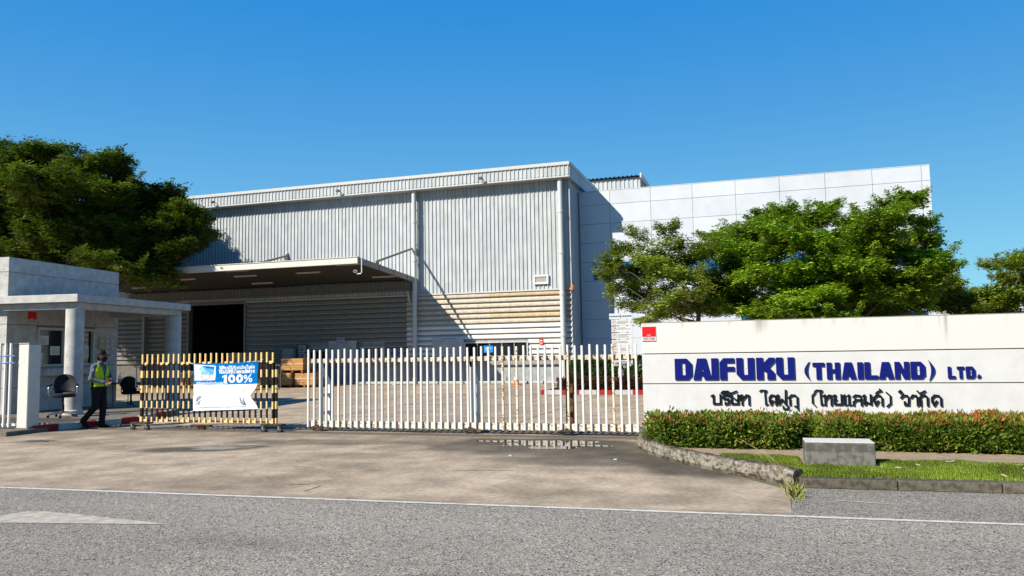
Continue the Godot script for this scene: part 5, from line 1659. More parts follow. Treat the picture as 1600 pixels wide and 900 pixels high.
	put("plate", MB.new().box(Vector3(0, 1.58, 0.03), Vector3(0.28, 0.27, 0.012), 0.004), sign_blue, sb)
	put("mark", MB.new().box(Vector3(0, 1.62, 0.038), Vector3(0.16, 0.04, 0.006)).box(Vector3(0, 1.54, 0.038), Vector3(0.1, 0.04, 0.006)), strap, sb)
	var bs := thing("window_sign", "bright blue placard in the factory's sunlit window strip", "sign", Vector3(-11.95, 1.63, FRONT_Z + 0.15))
	put("plate", MB.new().box(Vector3.ZERO, Vector3(0.46, 0.32, 0.014), 0.004), mat("placard_blue", lin(0.02, 0.26, 0.75), 0.5), bs)
	put("mark", MB.new().box(Vector3(0, 0.05, 0.009), Vector3(0.3, 0.03, 0.005)).box(Vector3(-0.06, -0.04, 0.009), Vector3(0.18, 0.03, 0.005)), strap, bs)
	var rs := thing("fire_sign", "small red and white sign on the pale slats right of the window strip", "sign", Vector3(-9.38, 1.93, FRONT_Z + 0.10))
	put("plate", MB.new().box(Vector3.ZERO, Vector3(0.2, 0.30, 0.014), 0.004), mat("sign_red", lin(0.60, 0.03, 0.03), 0.5), rs)
	put("mark", MB.new().box(Vector3(0, 0.05, 0.009), Vector3(0.12, 0.05, 0.005)).box(Vector3(0, -0.06, 0.009), Vector3(0.14, 0.03, 0.005)).box(Vector3(-0.03, -0.11, 0.009), Vector3(0.08, 0.02, 0.005)), strap, rs)
	var be := thing("beacon", "small orange warning beacon on the corner of the factory above the slats", "beacon", Vector3(-7.86, 4.20, FRONT_Z + 0.06))
	put("lens", MB.new().lathe(Vector3.ZERO, [Vector2(0.09, 0.08), Vector2(0.09, 0.24), Vector2(0.06, 0.30), Vector2(0.0, 0.31)], 14), mat("beacon_orange", lin(0.72, 0.22, 0.02), 0.3), be)
	put("base", MB.new().lathe(Vector3.ZERO, [Vector2(0.0, 0.0), Vector2(0.10, 0.0), Vector2(0.10, 0.08)], 14).box(Vector3(0, 0.02, -0.05), Vector3(0.08, 0.05, 0.1)), mats.handle_grey, be)
	# lamps on the fascia, camera on the canopy
	var which := ["rightmost", "middle", "leftmost"]
	var lx := [-12.04, -19.66, -27.19]
	for i in 3:
		var f := thing("floodlight", which[i] + " of three small black floodlights on the factory's ribbed fascia", "floodlight", Vector3(lx[i], 9.70, FRONT_Z + 0.54), 0, "floodlights on the fascia")
		put("arm", MB.new().bar(Vector3(0, 0.06, 0), Vector3(0, 0.02, 0.16), 0.02, 6), mats.handle_grey, f)
		put("head", MB.new().box(Vector3(0.02, -0.02, 0.20), Vector3(0.17, 0.13, 0.10), 0.015, Basis(Vector3.RIGHT, 0.7)), mats.handle_grey, f)
		put("lens", MB.new().box(Vector3(0.02, -0.055, 0.235), Vector3(0.14, 0.10, 0.01), 0.0, Basis(Vector3.RIGHT, 0.7)), mats.cabinet_grey, f)
	var cc := thing("security_camera", "white security camera hanging on a bent pipe from the canopy corner", "security camera", Vector3(-15.50, 4.86, -28.38))
	put("arm", MB.new().tube([Vector3(0, 0.70, 0.03), Vector3(0, 0.06, 0.03), Vector3(-0.04, 0.0, 0.03), Vector3(-0.22, 0.0, 0.03), Vector3(-0.22, 0.06, 0.03)], [0.026], 8), mats.canopy_white, cc)
	put("head", MB.new().bar(Vector3(-0.31, 0.12, -0.06), Vector3(-0.28, 0.105, 0.12), 0.06, 14), mats.strap_white, cc)
	put("lens", MB.new().bar(Vector3(-0.28, 0.105, 0.12), Vector3(-0.279, 0.104, 0.127), 0.045, 14), mats.interior, cc)
	# site rules: a header and seven boards on one post
	var o := thing("rules_sign", "tall white site rules sign of stacked boards before the inner hedge", "sign", Vector3(-4.55, 0.12, -27.4))
	put("post", MB.new().bar(Vector3(-0.12, 0, -0.05), Vector3(-0.12, 2.9, -0.05), 0.045, 10).bar(Vector3(-0.12, 0.0, -0.05), Vector3(-0.12, 0.06, -0.05), 0.07, 10), mats.window_frame, o)
	for k in 8:
		var hd := k == 0
		var wi := 220
		var hi := 60
		var bi := Image.create(wi, hi, false, Image.FORMAT_RGB8)
		bi.fill(Color(0.90, 0.91, 0.92))
		if hd:
			var teal := Color(0.10, 0.42, 0.62)
			stroke(bi, [Vector2(10, 30), Vector2(84, 30)], 16.0, teal)
			stroke(bi, [Vector2(126, 30), Vector2(206, 30)], 16.0, teal)
			stroke(bi, [Vector2(105, 12), Vector2(105, 48)], 8.0, Color(0.04, 0.12, 0.35))
			stroke(bi, [Vector2(90, 30), Vector2(120, 30)], 8.0, Color(0.04, 0.12, 0.35))
			for i in 9:
				stroke(bi, [Vector2(14 + i * 22, 20), Vector2(14 + i * 22, 40)], 3.0, Color(0.90, 0.91, 0.92))
		else:
			var ring := []
			for i in 21:
				ring.append(Vector2(32 + cos(TAU * i / 20) * 20, 30 + sin(TAU * i / 20) * 22))
			stroke(bi, ring, 5.0, Color(0.72, 0.45, 0.36))
			for i in 3:
				stroke(bi, [Vector2(r.randf_range(20, 44), r.randf_range(16, 44)), Vector2(r.randf_range(20, 44), r.randf_range(16, 44))], 5.0, Color(0.45, 0.38, 0.34))
			for i in 2 + (k % 2):
				stroke(bi, [Vector2(66, 16 + i * 13), Vector2(r.randf_range(150, 210), 16 + i * 13)], 5.0, Color(0.40, 0.42, 0.46))
		var bm := StandardMaterial3D.new()
		bm.resource_name = "rules_board_%d" % k
		bm.albedo_texture = ImageTexture.create_from_image(bi)
		bm.albedo_color = lin(0.54, 0.54, 0.54)
		bm.roughness = 0.5
		var y := 2.60 if hd else 2.375 - (k - 1) * 0.242
		put("header_board" if hd else "board", MB.new().box(Vector3(0.0 if hd else 0.02, y, 0), Vector3(0.84 if hd else 0.74, 0.21, 0.025), 0.003), bm, o)
		for s in [-1, 1]:
			put("clip", MB.new().box(Vector3(s * 0.22, y - 0.118, -0.005), Vector3(0.06, 0.03, 0.03)), mats.handle_grey, o)
	# clipped hedge and low dark red planting in the bed
	var greens := [Color(0.055, 0.115, 0.018), Color(0.075, 0.15, 0.022), Color(0.04, 0.085, 0.016)]
	hedge("inner_hedge", "dense green clipped hedge behind the white gate, under the site rules sign", Vector3(-6.55, 0.12, -28.6), Vector3(5.0, 1.20, -27.45), 9000, 0.10, greens, greens, 27)
	var reds := [Color(0.10, 0.035, 0.025), Color(0.07, 0.03, 0.02), Color(0.14, 0.05, 0.03)]
	hedge("border_plants", "low dark red foliage border between the inner hedge and its kerb", Vector3(-6.75, 0.12, -27.35), Vector3(5.0, 0.46, -26.45), 3000, 0.09, reds, reds, 28)
	# far buildings beyond the trees on the right
	var w := thing("warehouse", "distant white-roofed warehouse between the trees at the right edge", "building", Vector3(27, 0, -95))
	put("wall", MB.new().span(Vector3(-5, 0, -12), Vector3(9, 4.7, 0)), mat("far_wall", lin(0.25, 0.28, 0.33), 0.8), w)
	put("roof", MB.new().prism(pv([-5.6, 4.7, 9.6, 4.7, 9.6, 5.0, 2, 6.6, -5.6, 5.2]), -12.3, 12.8), mat("far_roof", lin(0.70, 0.70, 0.70), 0.6), w)
	put("door", MB.new().span(Vector3(1, 0, 0.01), Vector3(5, 3.8, 0.06)), mats.door_frame, w)

func front_planting() -> void:
	var greens := [Color(0.10, 0.20, 0.02), Color(0.14, 0.25, 0.028), Color(0.07, 0.14, 0.016), Color(0.32, 0.36, 0.05), Color(0.18, 0.24, 0.03)]
	var tips := [Color(0.50, 0.17, 0.05), Color(0.42, 0.13, 0.045), Color(0.50, 0.24, 0.07), Color(0.34, 0.30, 0.05), Color(0.26, 0.30, 0.04), Color(0.18, 0.26, 0.03)]
	hedge("front_hedge", "shorter clipped hedge with orange tips, left of the concrete block before the sign wall", Vector3(-1.62, 0.09, -12.95), Vector3(0.62, 0.44, -11.72), 5200, 0.074, greens, tips, 33, "clipped hedges before the sign wall")
	hedge("front_hedge", "longer clipped hedge with orange tips, behind and right of the concrete block", Vector3(0.70, 0.09, -12.95), Vector3(7.2, 0.455, -11.76), 13500, 0.074, greens, tips, 34, "clipped hedges before the sign wall")
	var b := thing("concrete_block", "rough grey concrete block on the grass before the hedge", "block", Vector3(0.945, 0.085, -10.5), 1.0)
	put("body", MB.new().box(Vector3(0, 0.147, 0), Vector3(0.80, 0.295, 0.42), 0.010), relief(mat("block_render", lin(0.33, 0.325, 0.31), 0.95, 0, tex.render, 0.6), tex.mottle, 0.6), b)
	for i in 3:
		put("top_slab", MB.new().box(Vector3(-0.265 + i * 0.265, 0.30, 0), Vector3(0.262, 0.012, 0.418), 0.003), mat("block_top_lit_tone", lin(0.88, 0.86, 0.82), 0.9, 0, tex.mottle, 0.5), b)  # top far paler than the body: its sunlit look put into the colour
	# lawn: blades in tufts between the kerb and the bare soil
	var r := rng(35)
	var q := noise(36, 0.9, 3)
	var mb := MB.new()
	for i in 9:
		var a := r.randf() * TAU
		var p := Vector3(r.randfn(0, 0.018), 0, r.randfn(0, 0.018))
		var e := p + Vector3(cos(a) * r.randf_range(0.008, 0.03), r.randf_range(0.025, 0.055), sin(a) * r.randf_range(0.008, 0.03))
		var s := Vector3(-sin(a), 0, cos(a)) * 0.0028
		mb.tri_n(p - s, p + s, e, Vector3(cos(a) * 0.5, 1, sin(a) * 0.5).normalized(), Vector3(cos(a) * 0.5, 1, sin(a) * 0.5).normalized(), Vector3(cos(a), 1, sin(a)).normalized())
	var where := []
	var tints := []
	var mix := [Color(0.23, 0.42, 0.025), Color(0.30, 0.47, 0.035), Color(0.16, 0.31, 0.022), Color(0.44, 0.44, 0.11)]
	for i in 85000:
		var p := Vector2(r.randf_range(-0.5, 7.5), r.randf_range(-10.95, -9.25))
		var front := -9.36 - 0.05 * (p.x - 0.42) if p.x > 0.42 else lerpf(-10.3, -9.36, clampf((p.x + 0.4) / 0.8, 0, 1))
		var n := q.get_noise_2d(p.x, p.y)
		var back := -10.78 + n * 0.22 + 0.10 * clampf(p.x - 1.2, -1.5, 0.5)
		if p.y > front or p.y < back or (absf(p.x - 0.95) < 0.47 and p.y < -10.16 + n * 0.12):
			continue
		var k: Color = mix[r.randi() % 4] if r.randf() < 0.85 else mix[3]
		var g := r.randf_range(0.7, 1.25) * (1.0 + n * 0.8)
		where.append(Transform3D(Basis(Vector3.UP, r.randf() * TAU).scaled(Vector3.ONE * r.randf_range(0.6, 1.2)), Vector3(p.x, 0.098, p.y)))
		tints.append(Color(k.r * g, k.g * g, k.b * g))
	var gr := scatter("grass", mb.mesh(), leaf_mat(), where, tints, self)
	tag(gr, "short green lawn between the road kerb and the bare soil of the hedge", "grass", "", "stuff")
	# weeds where kerb, driveway and road meet
	var wd := thing("weed_tuft", "tuft of yellow-green weeds growing where the curved kerb meets the road", "weed", Vector3(0.34, 0.009, -8.75))
	var wm := MB.new()
	for i in 90:
		var a := r.randf() * TAU
		var p := Vector3(r.randfn(0, 0.03), 0, r.randfn(0, 0.20))
		leaf(wm, p, Vector3(cos(a) * 0.6, r.randf_range(0.4, 1.4), sin(a) * 0.6).normalized(), Vector3(cos(a), 0.6, sin(a)), r.randf_range(0.06, 0.17), 0.012, 0.1)
	put("foliage", wm, mat("weed_green", lin(0.24, 0.25, 0.06), 0.7), wd)
	var stalk := MB.new()
	for i in 3:
		stalk.tube([Vector3(0, 0, -0.1), Vector3(-0.15 - i * 0.07, 0.30 + i * 0.05, -0.25), Vector3(-0.32 - i * 0.12, 0.42 + i * 0.06, -0.4)], [0.0025, 0.002, 0.0012], 4)
	put("stalk", stalk, mat("straw", lin(0.45, 0.36, 0.18), 0.8), wd)
	# fallen leaves and scraps
	var lf := MB.new()
	lf.prism(pv([-0.035, -0.012, 0.02, -0.016, 0.04, 0.004, 0.01, 0.016, -0.03, 0.010]), 0, 0.004, Transform3D(Basis(Vector3.RIGHT, -PI / 2), Vector3.ZERO))
	var lm := lf.mesh()
	var dry := mat("dry_leaf", lin(0.50, 0.42, 0.28), 0.8)
	for i in 12:
		var p := Vector3(r.randf_range(1.3, 4.2), 0.145, r.randf_range(-10.7, -9.6))
		if i > 8:
			p = Vector3(r.randf_range(0.4, 1.6), 0.125, r.randf_range(-10.25, -9.95))
		var l := put("dry_leaf", lm, dry, self, p)
		l.rotation = Vector3(r.randf_range(-0.3, 0.3), r.randf() * TAU, r.randf_range(-0.3, 0.3))
		tag(l, "small dry leaf lying on the lawn near the concrete block", "leaf", "dry leaves on the lawn")
	var scraps := [[-1.95, -10.95, "pale blue scrap of litter on the driveway, nearer the curved kerb"], [-3.55, -11.05, "pale blue scrap of litter on the driveway, below the puddle"]]
	for s in scraps:
		var l := put("litter", MB.new().prism(pv([-0.03, -0.018, 0.018, -0.021, 0.033, 0.006, 0.0, 0.021, -0.024, 0.012]), 0, 0.012, Transform3D(Basis(Vector3.RIGHT, -PI / 2), Vector3.ZERO)), mat("scrap_blue", lin(0.42, 0.60, 0.78), 0.6), self, Vector3(s[0], 0.009, s[1]))
		tag(l, s[2], "litter")

func trees() -> void:
	var greens := [Color(0.22, 0.38, 0.022), Color(0.27, 0.43, 0.03), Color(0.155, 0.28, 0.02), Color(0.33, 0.44, 0.04)]
	var dusky := [Color(0.125, 0.19, 0.02), Color(0.155, 0.225, 0.025), Color(0.08, 0.135, 0.017), Color(0.20, 0.235, 0.05)]
	var mild := [Color(0.24, 0.33, 0.03), Color(0.29, 0.38, 0.04), Color(0.17, 0.25, 0.025), Color(0.36, 0.38, 0.08)]
	tree("shade_tree", "smaller airy tree rising behind the left end of the sign wall", Vector3(-1.5, 0.1, -22.0), 1.7, 0.13, Vector3(0.15, 0, 0), [-3.14, 4.89, -22.78, 0.27, 0.12, -2.19, 4.86, -21.86, 0.26, 0.17, -3.56, 4.38, -22.34, 0.46, 0.17, -2.46, 4.24, -21.67, 0.63, 0.18, -1.49, 4.24, -21.63, 0.51, 0.22, -3.81, 3.89, -23.06, 0.43, 0.18, -3.27, 3.80, -23.45, 0.80, 0.24, -1.97, 3.52, -20.93, 0.78, 0.25, -3.66, 3.33, -22.62, 0.46, 0.17, -3.01, 3.20, -22.82, 0.85, 0.17, -1.78, 2.88, -20.46, 0.66, 0.16, -3.33, 2.77, -22.08, 0.49, 0.09, -2.26, 2.51, -20.92, 0.64, 0.09, -1.49, 2.66, -22.07, 0.63, 0.13, -2.90, 2.30, -21.57, 0.26, 0.05, -1.15, 3.47, -22.86, 0.65, 0.23, -3.86, 4.01, -21.73, 0.17, 0.09, -2.55, 3.86, -20.84, 0.46, 0.16, -1.96, 3.97, -21.93, 0.56, 0.17, -3.94, 3.58, -21.57, 0.18, 0.09], 0.10, 330, mild, 3, "trees behind the sign wall", 0)
	tree("shade_tree", "broad dense bright green tree behind the middle of the sign wall", Vector3(2.4, 0.1, -23.0), 1.6, 0.19, Vector3(0.2, 0, 0), [-0.95, 4.74, -23.37, 0.44, 0.20, -0.41, 4.18, -22.88, 0.87, 0.31, 0.52, 5.24, -23.49, 0.64, 0.18, 1.02, 5.24, -22.57, 0.58, 0.17, 1.76, 4.99, -22.45, 0.48, 0.23, 2.29, 5.66, -24.91, 0.25, 0.21, 0.15, 4.85, -24.66, 0.88, 0.31, 1.11, 4.38, -21.59, 0.95, 0.29, 2.28, 4.45, -24.06, 1.02, 0.35, 2.84, 5.05, -24.15, 0.51, 0.29, 3.14, 4.62, -21.00, 0.63, 0.27, 3.91, 5.25, -23.11, 0.50, 0.20, 4.06, 5.30, -21.89, 0.26, 0.11, 4.48, 4.82, -23.07, 0.32, 0.16, 3.08, 4.11, -22.42, 0.95, 0.34, 4.34, 4.44, -24.19, 0.79, 0.35, 4.57, 4.31, -22.65, 0.31, 0.16, 4.37, 3.66, -22.01, 0.60, 0.26, -0.44, 3.44, -22.94, 0.96, 0.29, 0.76, 3.49, -22.04, 1.08, 0.32, 1.91, 3.46, -22.25, 1.09, 0.32, 3.36, 3.43, -24.82, 1.09, 0.36, 4.07, 3.18, -22.17, 0.80, 0.23, 4.95, 3.54, -22.86, 0.35, 0.18, -0.65, 2.92, -23.47, 0.83, 0.20, 0.44, 2.85, -24.75, 1.00, 0.21, 1.35, 2.82, -21.43, 0.90, 0.18, 2.61, 2.61, -23.12, 0.82, 0.18, 3.45, 2.87, -22.15, 0.79, 0.23, 1.01, 2.41, -21.42, 0.86, 0.09, 0.05, 2.44, -22.27, 0.78, 0.09, 1.92, 2.34, -21.15, 0.68, 0.09, 3.61, 2.44, -23.41, 0.99, 0.12, 2.50, 3.64, -21.69, 0.92, 0.29], 0.105, 430, greens, 4, "trees behind the sign wall")
	tree("shade_tree", "farther darker tree at the right end of the sign wall, against the sky", Vector3(8.0, 0.1, -30.2), 1.8, 0.17, Vector3(0.1, 0, 0), [5.99, 3.08, -30.56, 0.84, 0.31, 6.61, 3.15, -29.85, 0.67, 0.28, 6.96, 2.76, -30.46, 1.10, 0.18, 7.69, 2.70, -29.59, 0.87, 0.18, 8.42, 4.29, -29.51, 0.39, 0.15, 9.40, 4.05, -31.64, 0.55, 0.31, 9.23, 3.57, -31.89, 0.42, 0.20, 8.20, 2.96, -28.68, 0.50, 0.18, 9.86, 4.06, -30.76, 0.98, 0.54, 9.99, 3.17, -30.77, 0.98, 0.43, 6.01, 3.48, -28.57, 0.44, 0.17, 7.91, 4.14, -30.12, 0.26, 0.13, 7.87, 3.62, -28.66, 0.25, 0.12, 7.29, 3.09, -30.09, 0.78, 0.23, 7.86, 3.10, -29.44, 0.56, 0.20, 9.59, 2.98, -31.23, 0.82, 0.27, 7.31, 2.66, -29.48, 1.02, 0.15, 6.25, 3.45, -28.84, 0.55, 0.20], 0.12, 360, mild, 5, "trees behind the sign wall", 0)
	tree("shade_tree", "tall dark spreading tree behind the guardhouse at the left edge", Vector3(-30.6, 0, -27.4), 3.8, 0.34, Vector3(0.8, 0, 0), [-35.90, 11.34, -29.07, 1.50, 0.55, -32.02, 10.79, -27.22, 1.37, 0.40, -31.69, 10.92, -28.33, 1.39, 0.47, -28.57, 10.27, -27.25, 1.22, 0.44, -28.08, 10.33, -27.98, 0.75, 0.31, -30.03, 10.46, -30.43, 0.73, 0.33, -31.39, 10.06, -29.20, 1.76, 0.51, -28.64, 8.86, -24.39, 1.54, 0.58, -34.11, 9.35, -27.68, 1.50, 0.60, -27.96, 8.83, -27.43, 1.40, 0.47, -29.97, 10.18, -30.71, 0.37, 0.22, -26.93, 9.10, -28.84, 0.88, 0.24, -26.12, 9.25, -29.17, 0.67, 0.23, -29.83, 8.19, -26.41, 1.96, 0.47, -36.67, 8.98, -30.15, 1.93, 0.64, -28.53, 7.80, -27.29, 1.61, 0.54, -29.95, 8.81, -31.02, 1.39, 0.55, -27.29, 8.53, -29.87, 1.31, 0.45, -25.42, 8.37, -28.82, 0.59, 0.26, -24.70, 8.00, -28.71, 0.74, 0.32, -24.39, 7.73, -29.02, 0.58, 0.26, -24.91, 7.42, -28.67, 1.06, 0.35, -25.54, 7.49, -30.85, 0.68, 0.20, -28.27, 7.59, -30.54, 1.69, 0.49, -27.59, 6.89, -27.48, 1.58, 0.46, -29.36, 7.18, -26.69, 1.95, 0.44, -34.46, 7.46, -28.73, 1.82, 0.57, -31.32, 6.50, -27.45, 1.69, 0.35, -35.01, 6.63, -28.17, 1.44, 0.42, -28.49, 6.33, -27.30, 1.27, 0.27, -27.34, 6.58, -28.75, 1.61, 0.34, -25.44, 6.56, -28.68, 1.07, 0.29, -26.51, 5.76, -27.90, 1.56, 0.26, -26.11, 6.10, -28.23, 0.81, 0.19, -26.91, 5.61, -26.84, 0.90, 0.19, -33.66, 10.07, -25.38, 2.16, 0.72, -36.33, 8.79, -27.15, 2.69, 0.96, -34.79, 6.72, -26.38, 2.21, 0.59, -31.41, 6.25, -29.34, 2.54, 0.43, -27.05, 6.19, -28.07, 1.91, 0.46, -25.14, 6.23, -28.27, 1.34, 0.38, -26.52, 5.34, -26.81, 1.84, 0.22, -25.20, 6.92, -29.02, 0.98, 0.29, -32.79, 6.03, -28.06, 2.11, 0.36, -28.82, 5.46, -27.65, 2.29, 0.24, -27.26, 7.81, -28.83, 1.68, 0.54, -26.76, 8.03, -29.50, 1.35, 0.47], 0.15, 360, dusky, 6, "", 0)
	# the wooded edge of the estate, far off on both sides
	var r := rng(77)
	var q := noise(78, 0.03, 3)
	var where := []
	var tints := []
	for i in 3600:
		var left := i % 2 == 0
		var x := r.randf_range(-230, -58) if left else r.randf_range(44, 230)
		var tall := 6.5 + q.get_noise_2d(x, 0.0) * 5.0
		where.append(Transform3D(Basis.from_euler(Vector3(0, r.randf() * TAU, 0)).scaled(Vector3.ONE * r.randf_range(7, 12)), Vector3(x, r.randf_range(0.3, 1.0) * tall, r.randf_range(-128, -108))))
		var k: Color = dusky[r.randi() % 4]
		tints.append(k * 0.8)
	var wood := scatter("treeline", leaf_clump(79, 24, 0.2, 0.12, 0.07, 0.4), leaf_mat(), where, tints, self)
	tag(wood, "far-off dark green belt of trees along the horizon", "treeline", "", "stuff")

func office_chair(label: String, at: Vector3, turn: float, tall: float) -> Node3D:
	var o := thing("office_chair", label, "chair", at, turn, "black office chairs by the guardhouse")
	var black := mat("chair_black", lin(0.016, 0.017, 0.020), 0.55)
	var chrome := mat("chrome", lin(0.62, 0.62, 0.62), 0.22, 0.9)
	var seat_y := 0.53 * tall
	var s := MB.new()
	s.lathe(Vector3(0, 0, 0), [Vector2(0.0, seat_y - 0.05), Vector2(0.20, seat_y - 0.05), Vector2(0.255, seat_y - 0.02), Vector2(0.26, seat_y + 0.02), Vector2(0.23, seat_y + 0.045), Vector2(0.0, seat_y + 0.05)], 24)
	put("seat", s, black, o)
	# the back is a curved shell, rounded at the top
	var mb := MB.new()
	var rows := 12
	var cols := 14
	for side in 2:
		for j in rows:
			for i in cols:
				var q := []
				for c in [[0, 0], [1, 0], [1, 1], [0, 1]]:
					var u: float = (i + c[0]) / float(cols) * 2.0 - 1.0
					var v: float = (j + c[1]) / float(rows)
					var w := 0.245 * sqrt(maxf(0.02, 1.0 - pow(maxf(0.0, v - 0.45) / 0.56, 2.4))) * (0.82 + 0.18 * smoothstep(0.0, 0.3, v))
					var z: float = -0.225 - 0.10 * v + 0.10 * u * u
					q.append(Vector3(u * w, seat_y + 0.05 + v * 0.46, z + (0.028 if side == 1 else -0.028) * (1.0 - pow(absf(u), 6.0)) * (1.0 - pow(absf(v * 2.0 - 1.0), 8.0))))
				mb.quad(q[0], q[1], q[2], q[3], Vector3(0, 0, 1 if side == 1 else -1))
	put("backrest", mb, black, o)
	for e in [-1, 1]:
		put("armrest", MB.new().tube([Vector3(e * 0.20, seat_y - 0.04, 0.0), Vector3(e * 0.28, seat_y - 0.03, 0.02), Vector3(e * 0.305, seat_y + 0.05, 0.05), Vector3(e * 0.305, seat_y + 0.19, 0.06), Vector3(e * 0.29, seat_y + 0.235, -0.02), Vector3(e * 0.27, seat_y + 0.24, -0.16), Vector3(e * 0.24, seat_y + 0.22, -0.24)], [0.018], 8), chrome, o)
		put("arm_pad", MB.new().tube([Vector3(e * 0.296, seat_y + 0.235, 0.04), Vector3(e * 0.29, seat_y + 0.25, -0.06), Vector3(e * 0.27, seat_y + 0.25, -0.17)], [0.024, 0.027, 0.022], 8), black, o)
	put("column", MB.new().bar(Vector3(0, 0.10, 0), Vector3(0, seat_y - 0.22, 0), 0.034, 12).bar(Vector3(0, seat_y - 0.24, 0), Vector3(0, seat_y - 0.05, 0), 0.024, 12), black, o)
	for k in 5:
		var a := TAU * k / 5.0 + 0.3
		var d := Vector3(cos(a), 0, sin(a))
		put("foot", MB.new().tube([Vector3(0, 0.125, 0) + d * 0.02, Vector3(0, 0.115, 0) + d * 0.15, Vector3(0, 0.075, 0) + d * 0.31], [0.030, 0.026, 0.018], 8), chrome, o)
		var side := Vector3(-d.z, 0, d.x)
		put("caster", MB.new().bar(d * 0.31 + Vector3(0, 0.032, 0) - side * 0.022, d * 0.31 + Vector3(0, 0.032, 0) + side * 0.022, 0.030, 12).bar(d * 0.31 + Vector3(0, 0.03, 0), d * 0.31 + Vector3(0, 0.075, 0), 0.010, 6), black, o)
	return o

func guard_corner() -> void:
	office_chair("black office chair with chrome arms standing empty before the front column", Vector3(-16.16, 0.141, -14.62), 38, 1.0)
	office_chair("black office chair in the shade, its back turned, against the folding table", Vector3(-18.32, 0.005, -19.0), 205, 0.9)
	var t := thing("folding_table", "dark folding table with thin legs in the shade of the guardhouse canopy", "table", Vector3(-18.68, 0.005, -19.3), -16)
	put("tabletop", MB.new().box(Vector3(0, 0.755, 0), Vector3(1.15, 0.035, 0.6), 0.008), mat("table_top", lin(0.07, 0.075, 0.085), 0.5), t)
	var steel := mat("handle_grey", lin(0.10, 0.10, 0.105), 0.5)
	for x in [-0.5, 0.5]:
		for z in [-0.25, 0.25]:
			put("leg", MB.new().bar(Vector3(x, 0, z), Vector3(x, 0.74, z), 0.014, 8), steel, t)
		put("rail", MB.new().bar(Vector3(x, 0.2, -0.25), Vector3(x, 0.2, 0.25), 0.010, 6), steel, t)
	put("rail", MB.new().bar(Vector3(-0.5, 0.2, 0.25), Vector3(0.5, 0.2, 0.25), 0.010, 6), steel, t)
	var b := thing("pump_bottle", "clear pump bottle of hand gel on the folding table", "bottle", Vector3(-18.86, 0.7775, -19.1))
	var clear := mat("clear_plastic", Color(0.75, 0.82, 0.88, 0.35), 0.12)
	clear.transparency = BaseMaterial3D.TRANSPARENCY_ALPHA
	put("body", MB.new().lathe(Vector3.ZERO, [Vector2(0.0, 0.001), Vector2(0.055, 0.001), Vector2(0.058, 0.02), Vector2(0.058, 0.17), Vector2(0.03, 0.21), Vector2(0.018, 0.22)], 16), clear, b)
	put("gel", MB.new().lathe(Vector3.ZERO, [Vector2(0.0, 0.006), Vector2(0.05, 0.006), Vector2(0.05, 0.12), Vector2(0.0, 0.121)], 16), mat("gel_blue", lin(0.25, 0.38, 0.52), 0.2), b)
	put("pump", MB.new().bar(Vector3(0, 0.22, 0), Vector3(0, 0.29, 0), 0.009, 8).box(Vector3(0.02, 0.295, 0), Vector3(0.07, 0.018, 0.02), 0.004).bar(Vector3(0, 0.215, 0), Vector3(0, 0.245, 0), 0.02, 12), mats.strap_white, b)

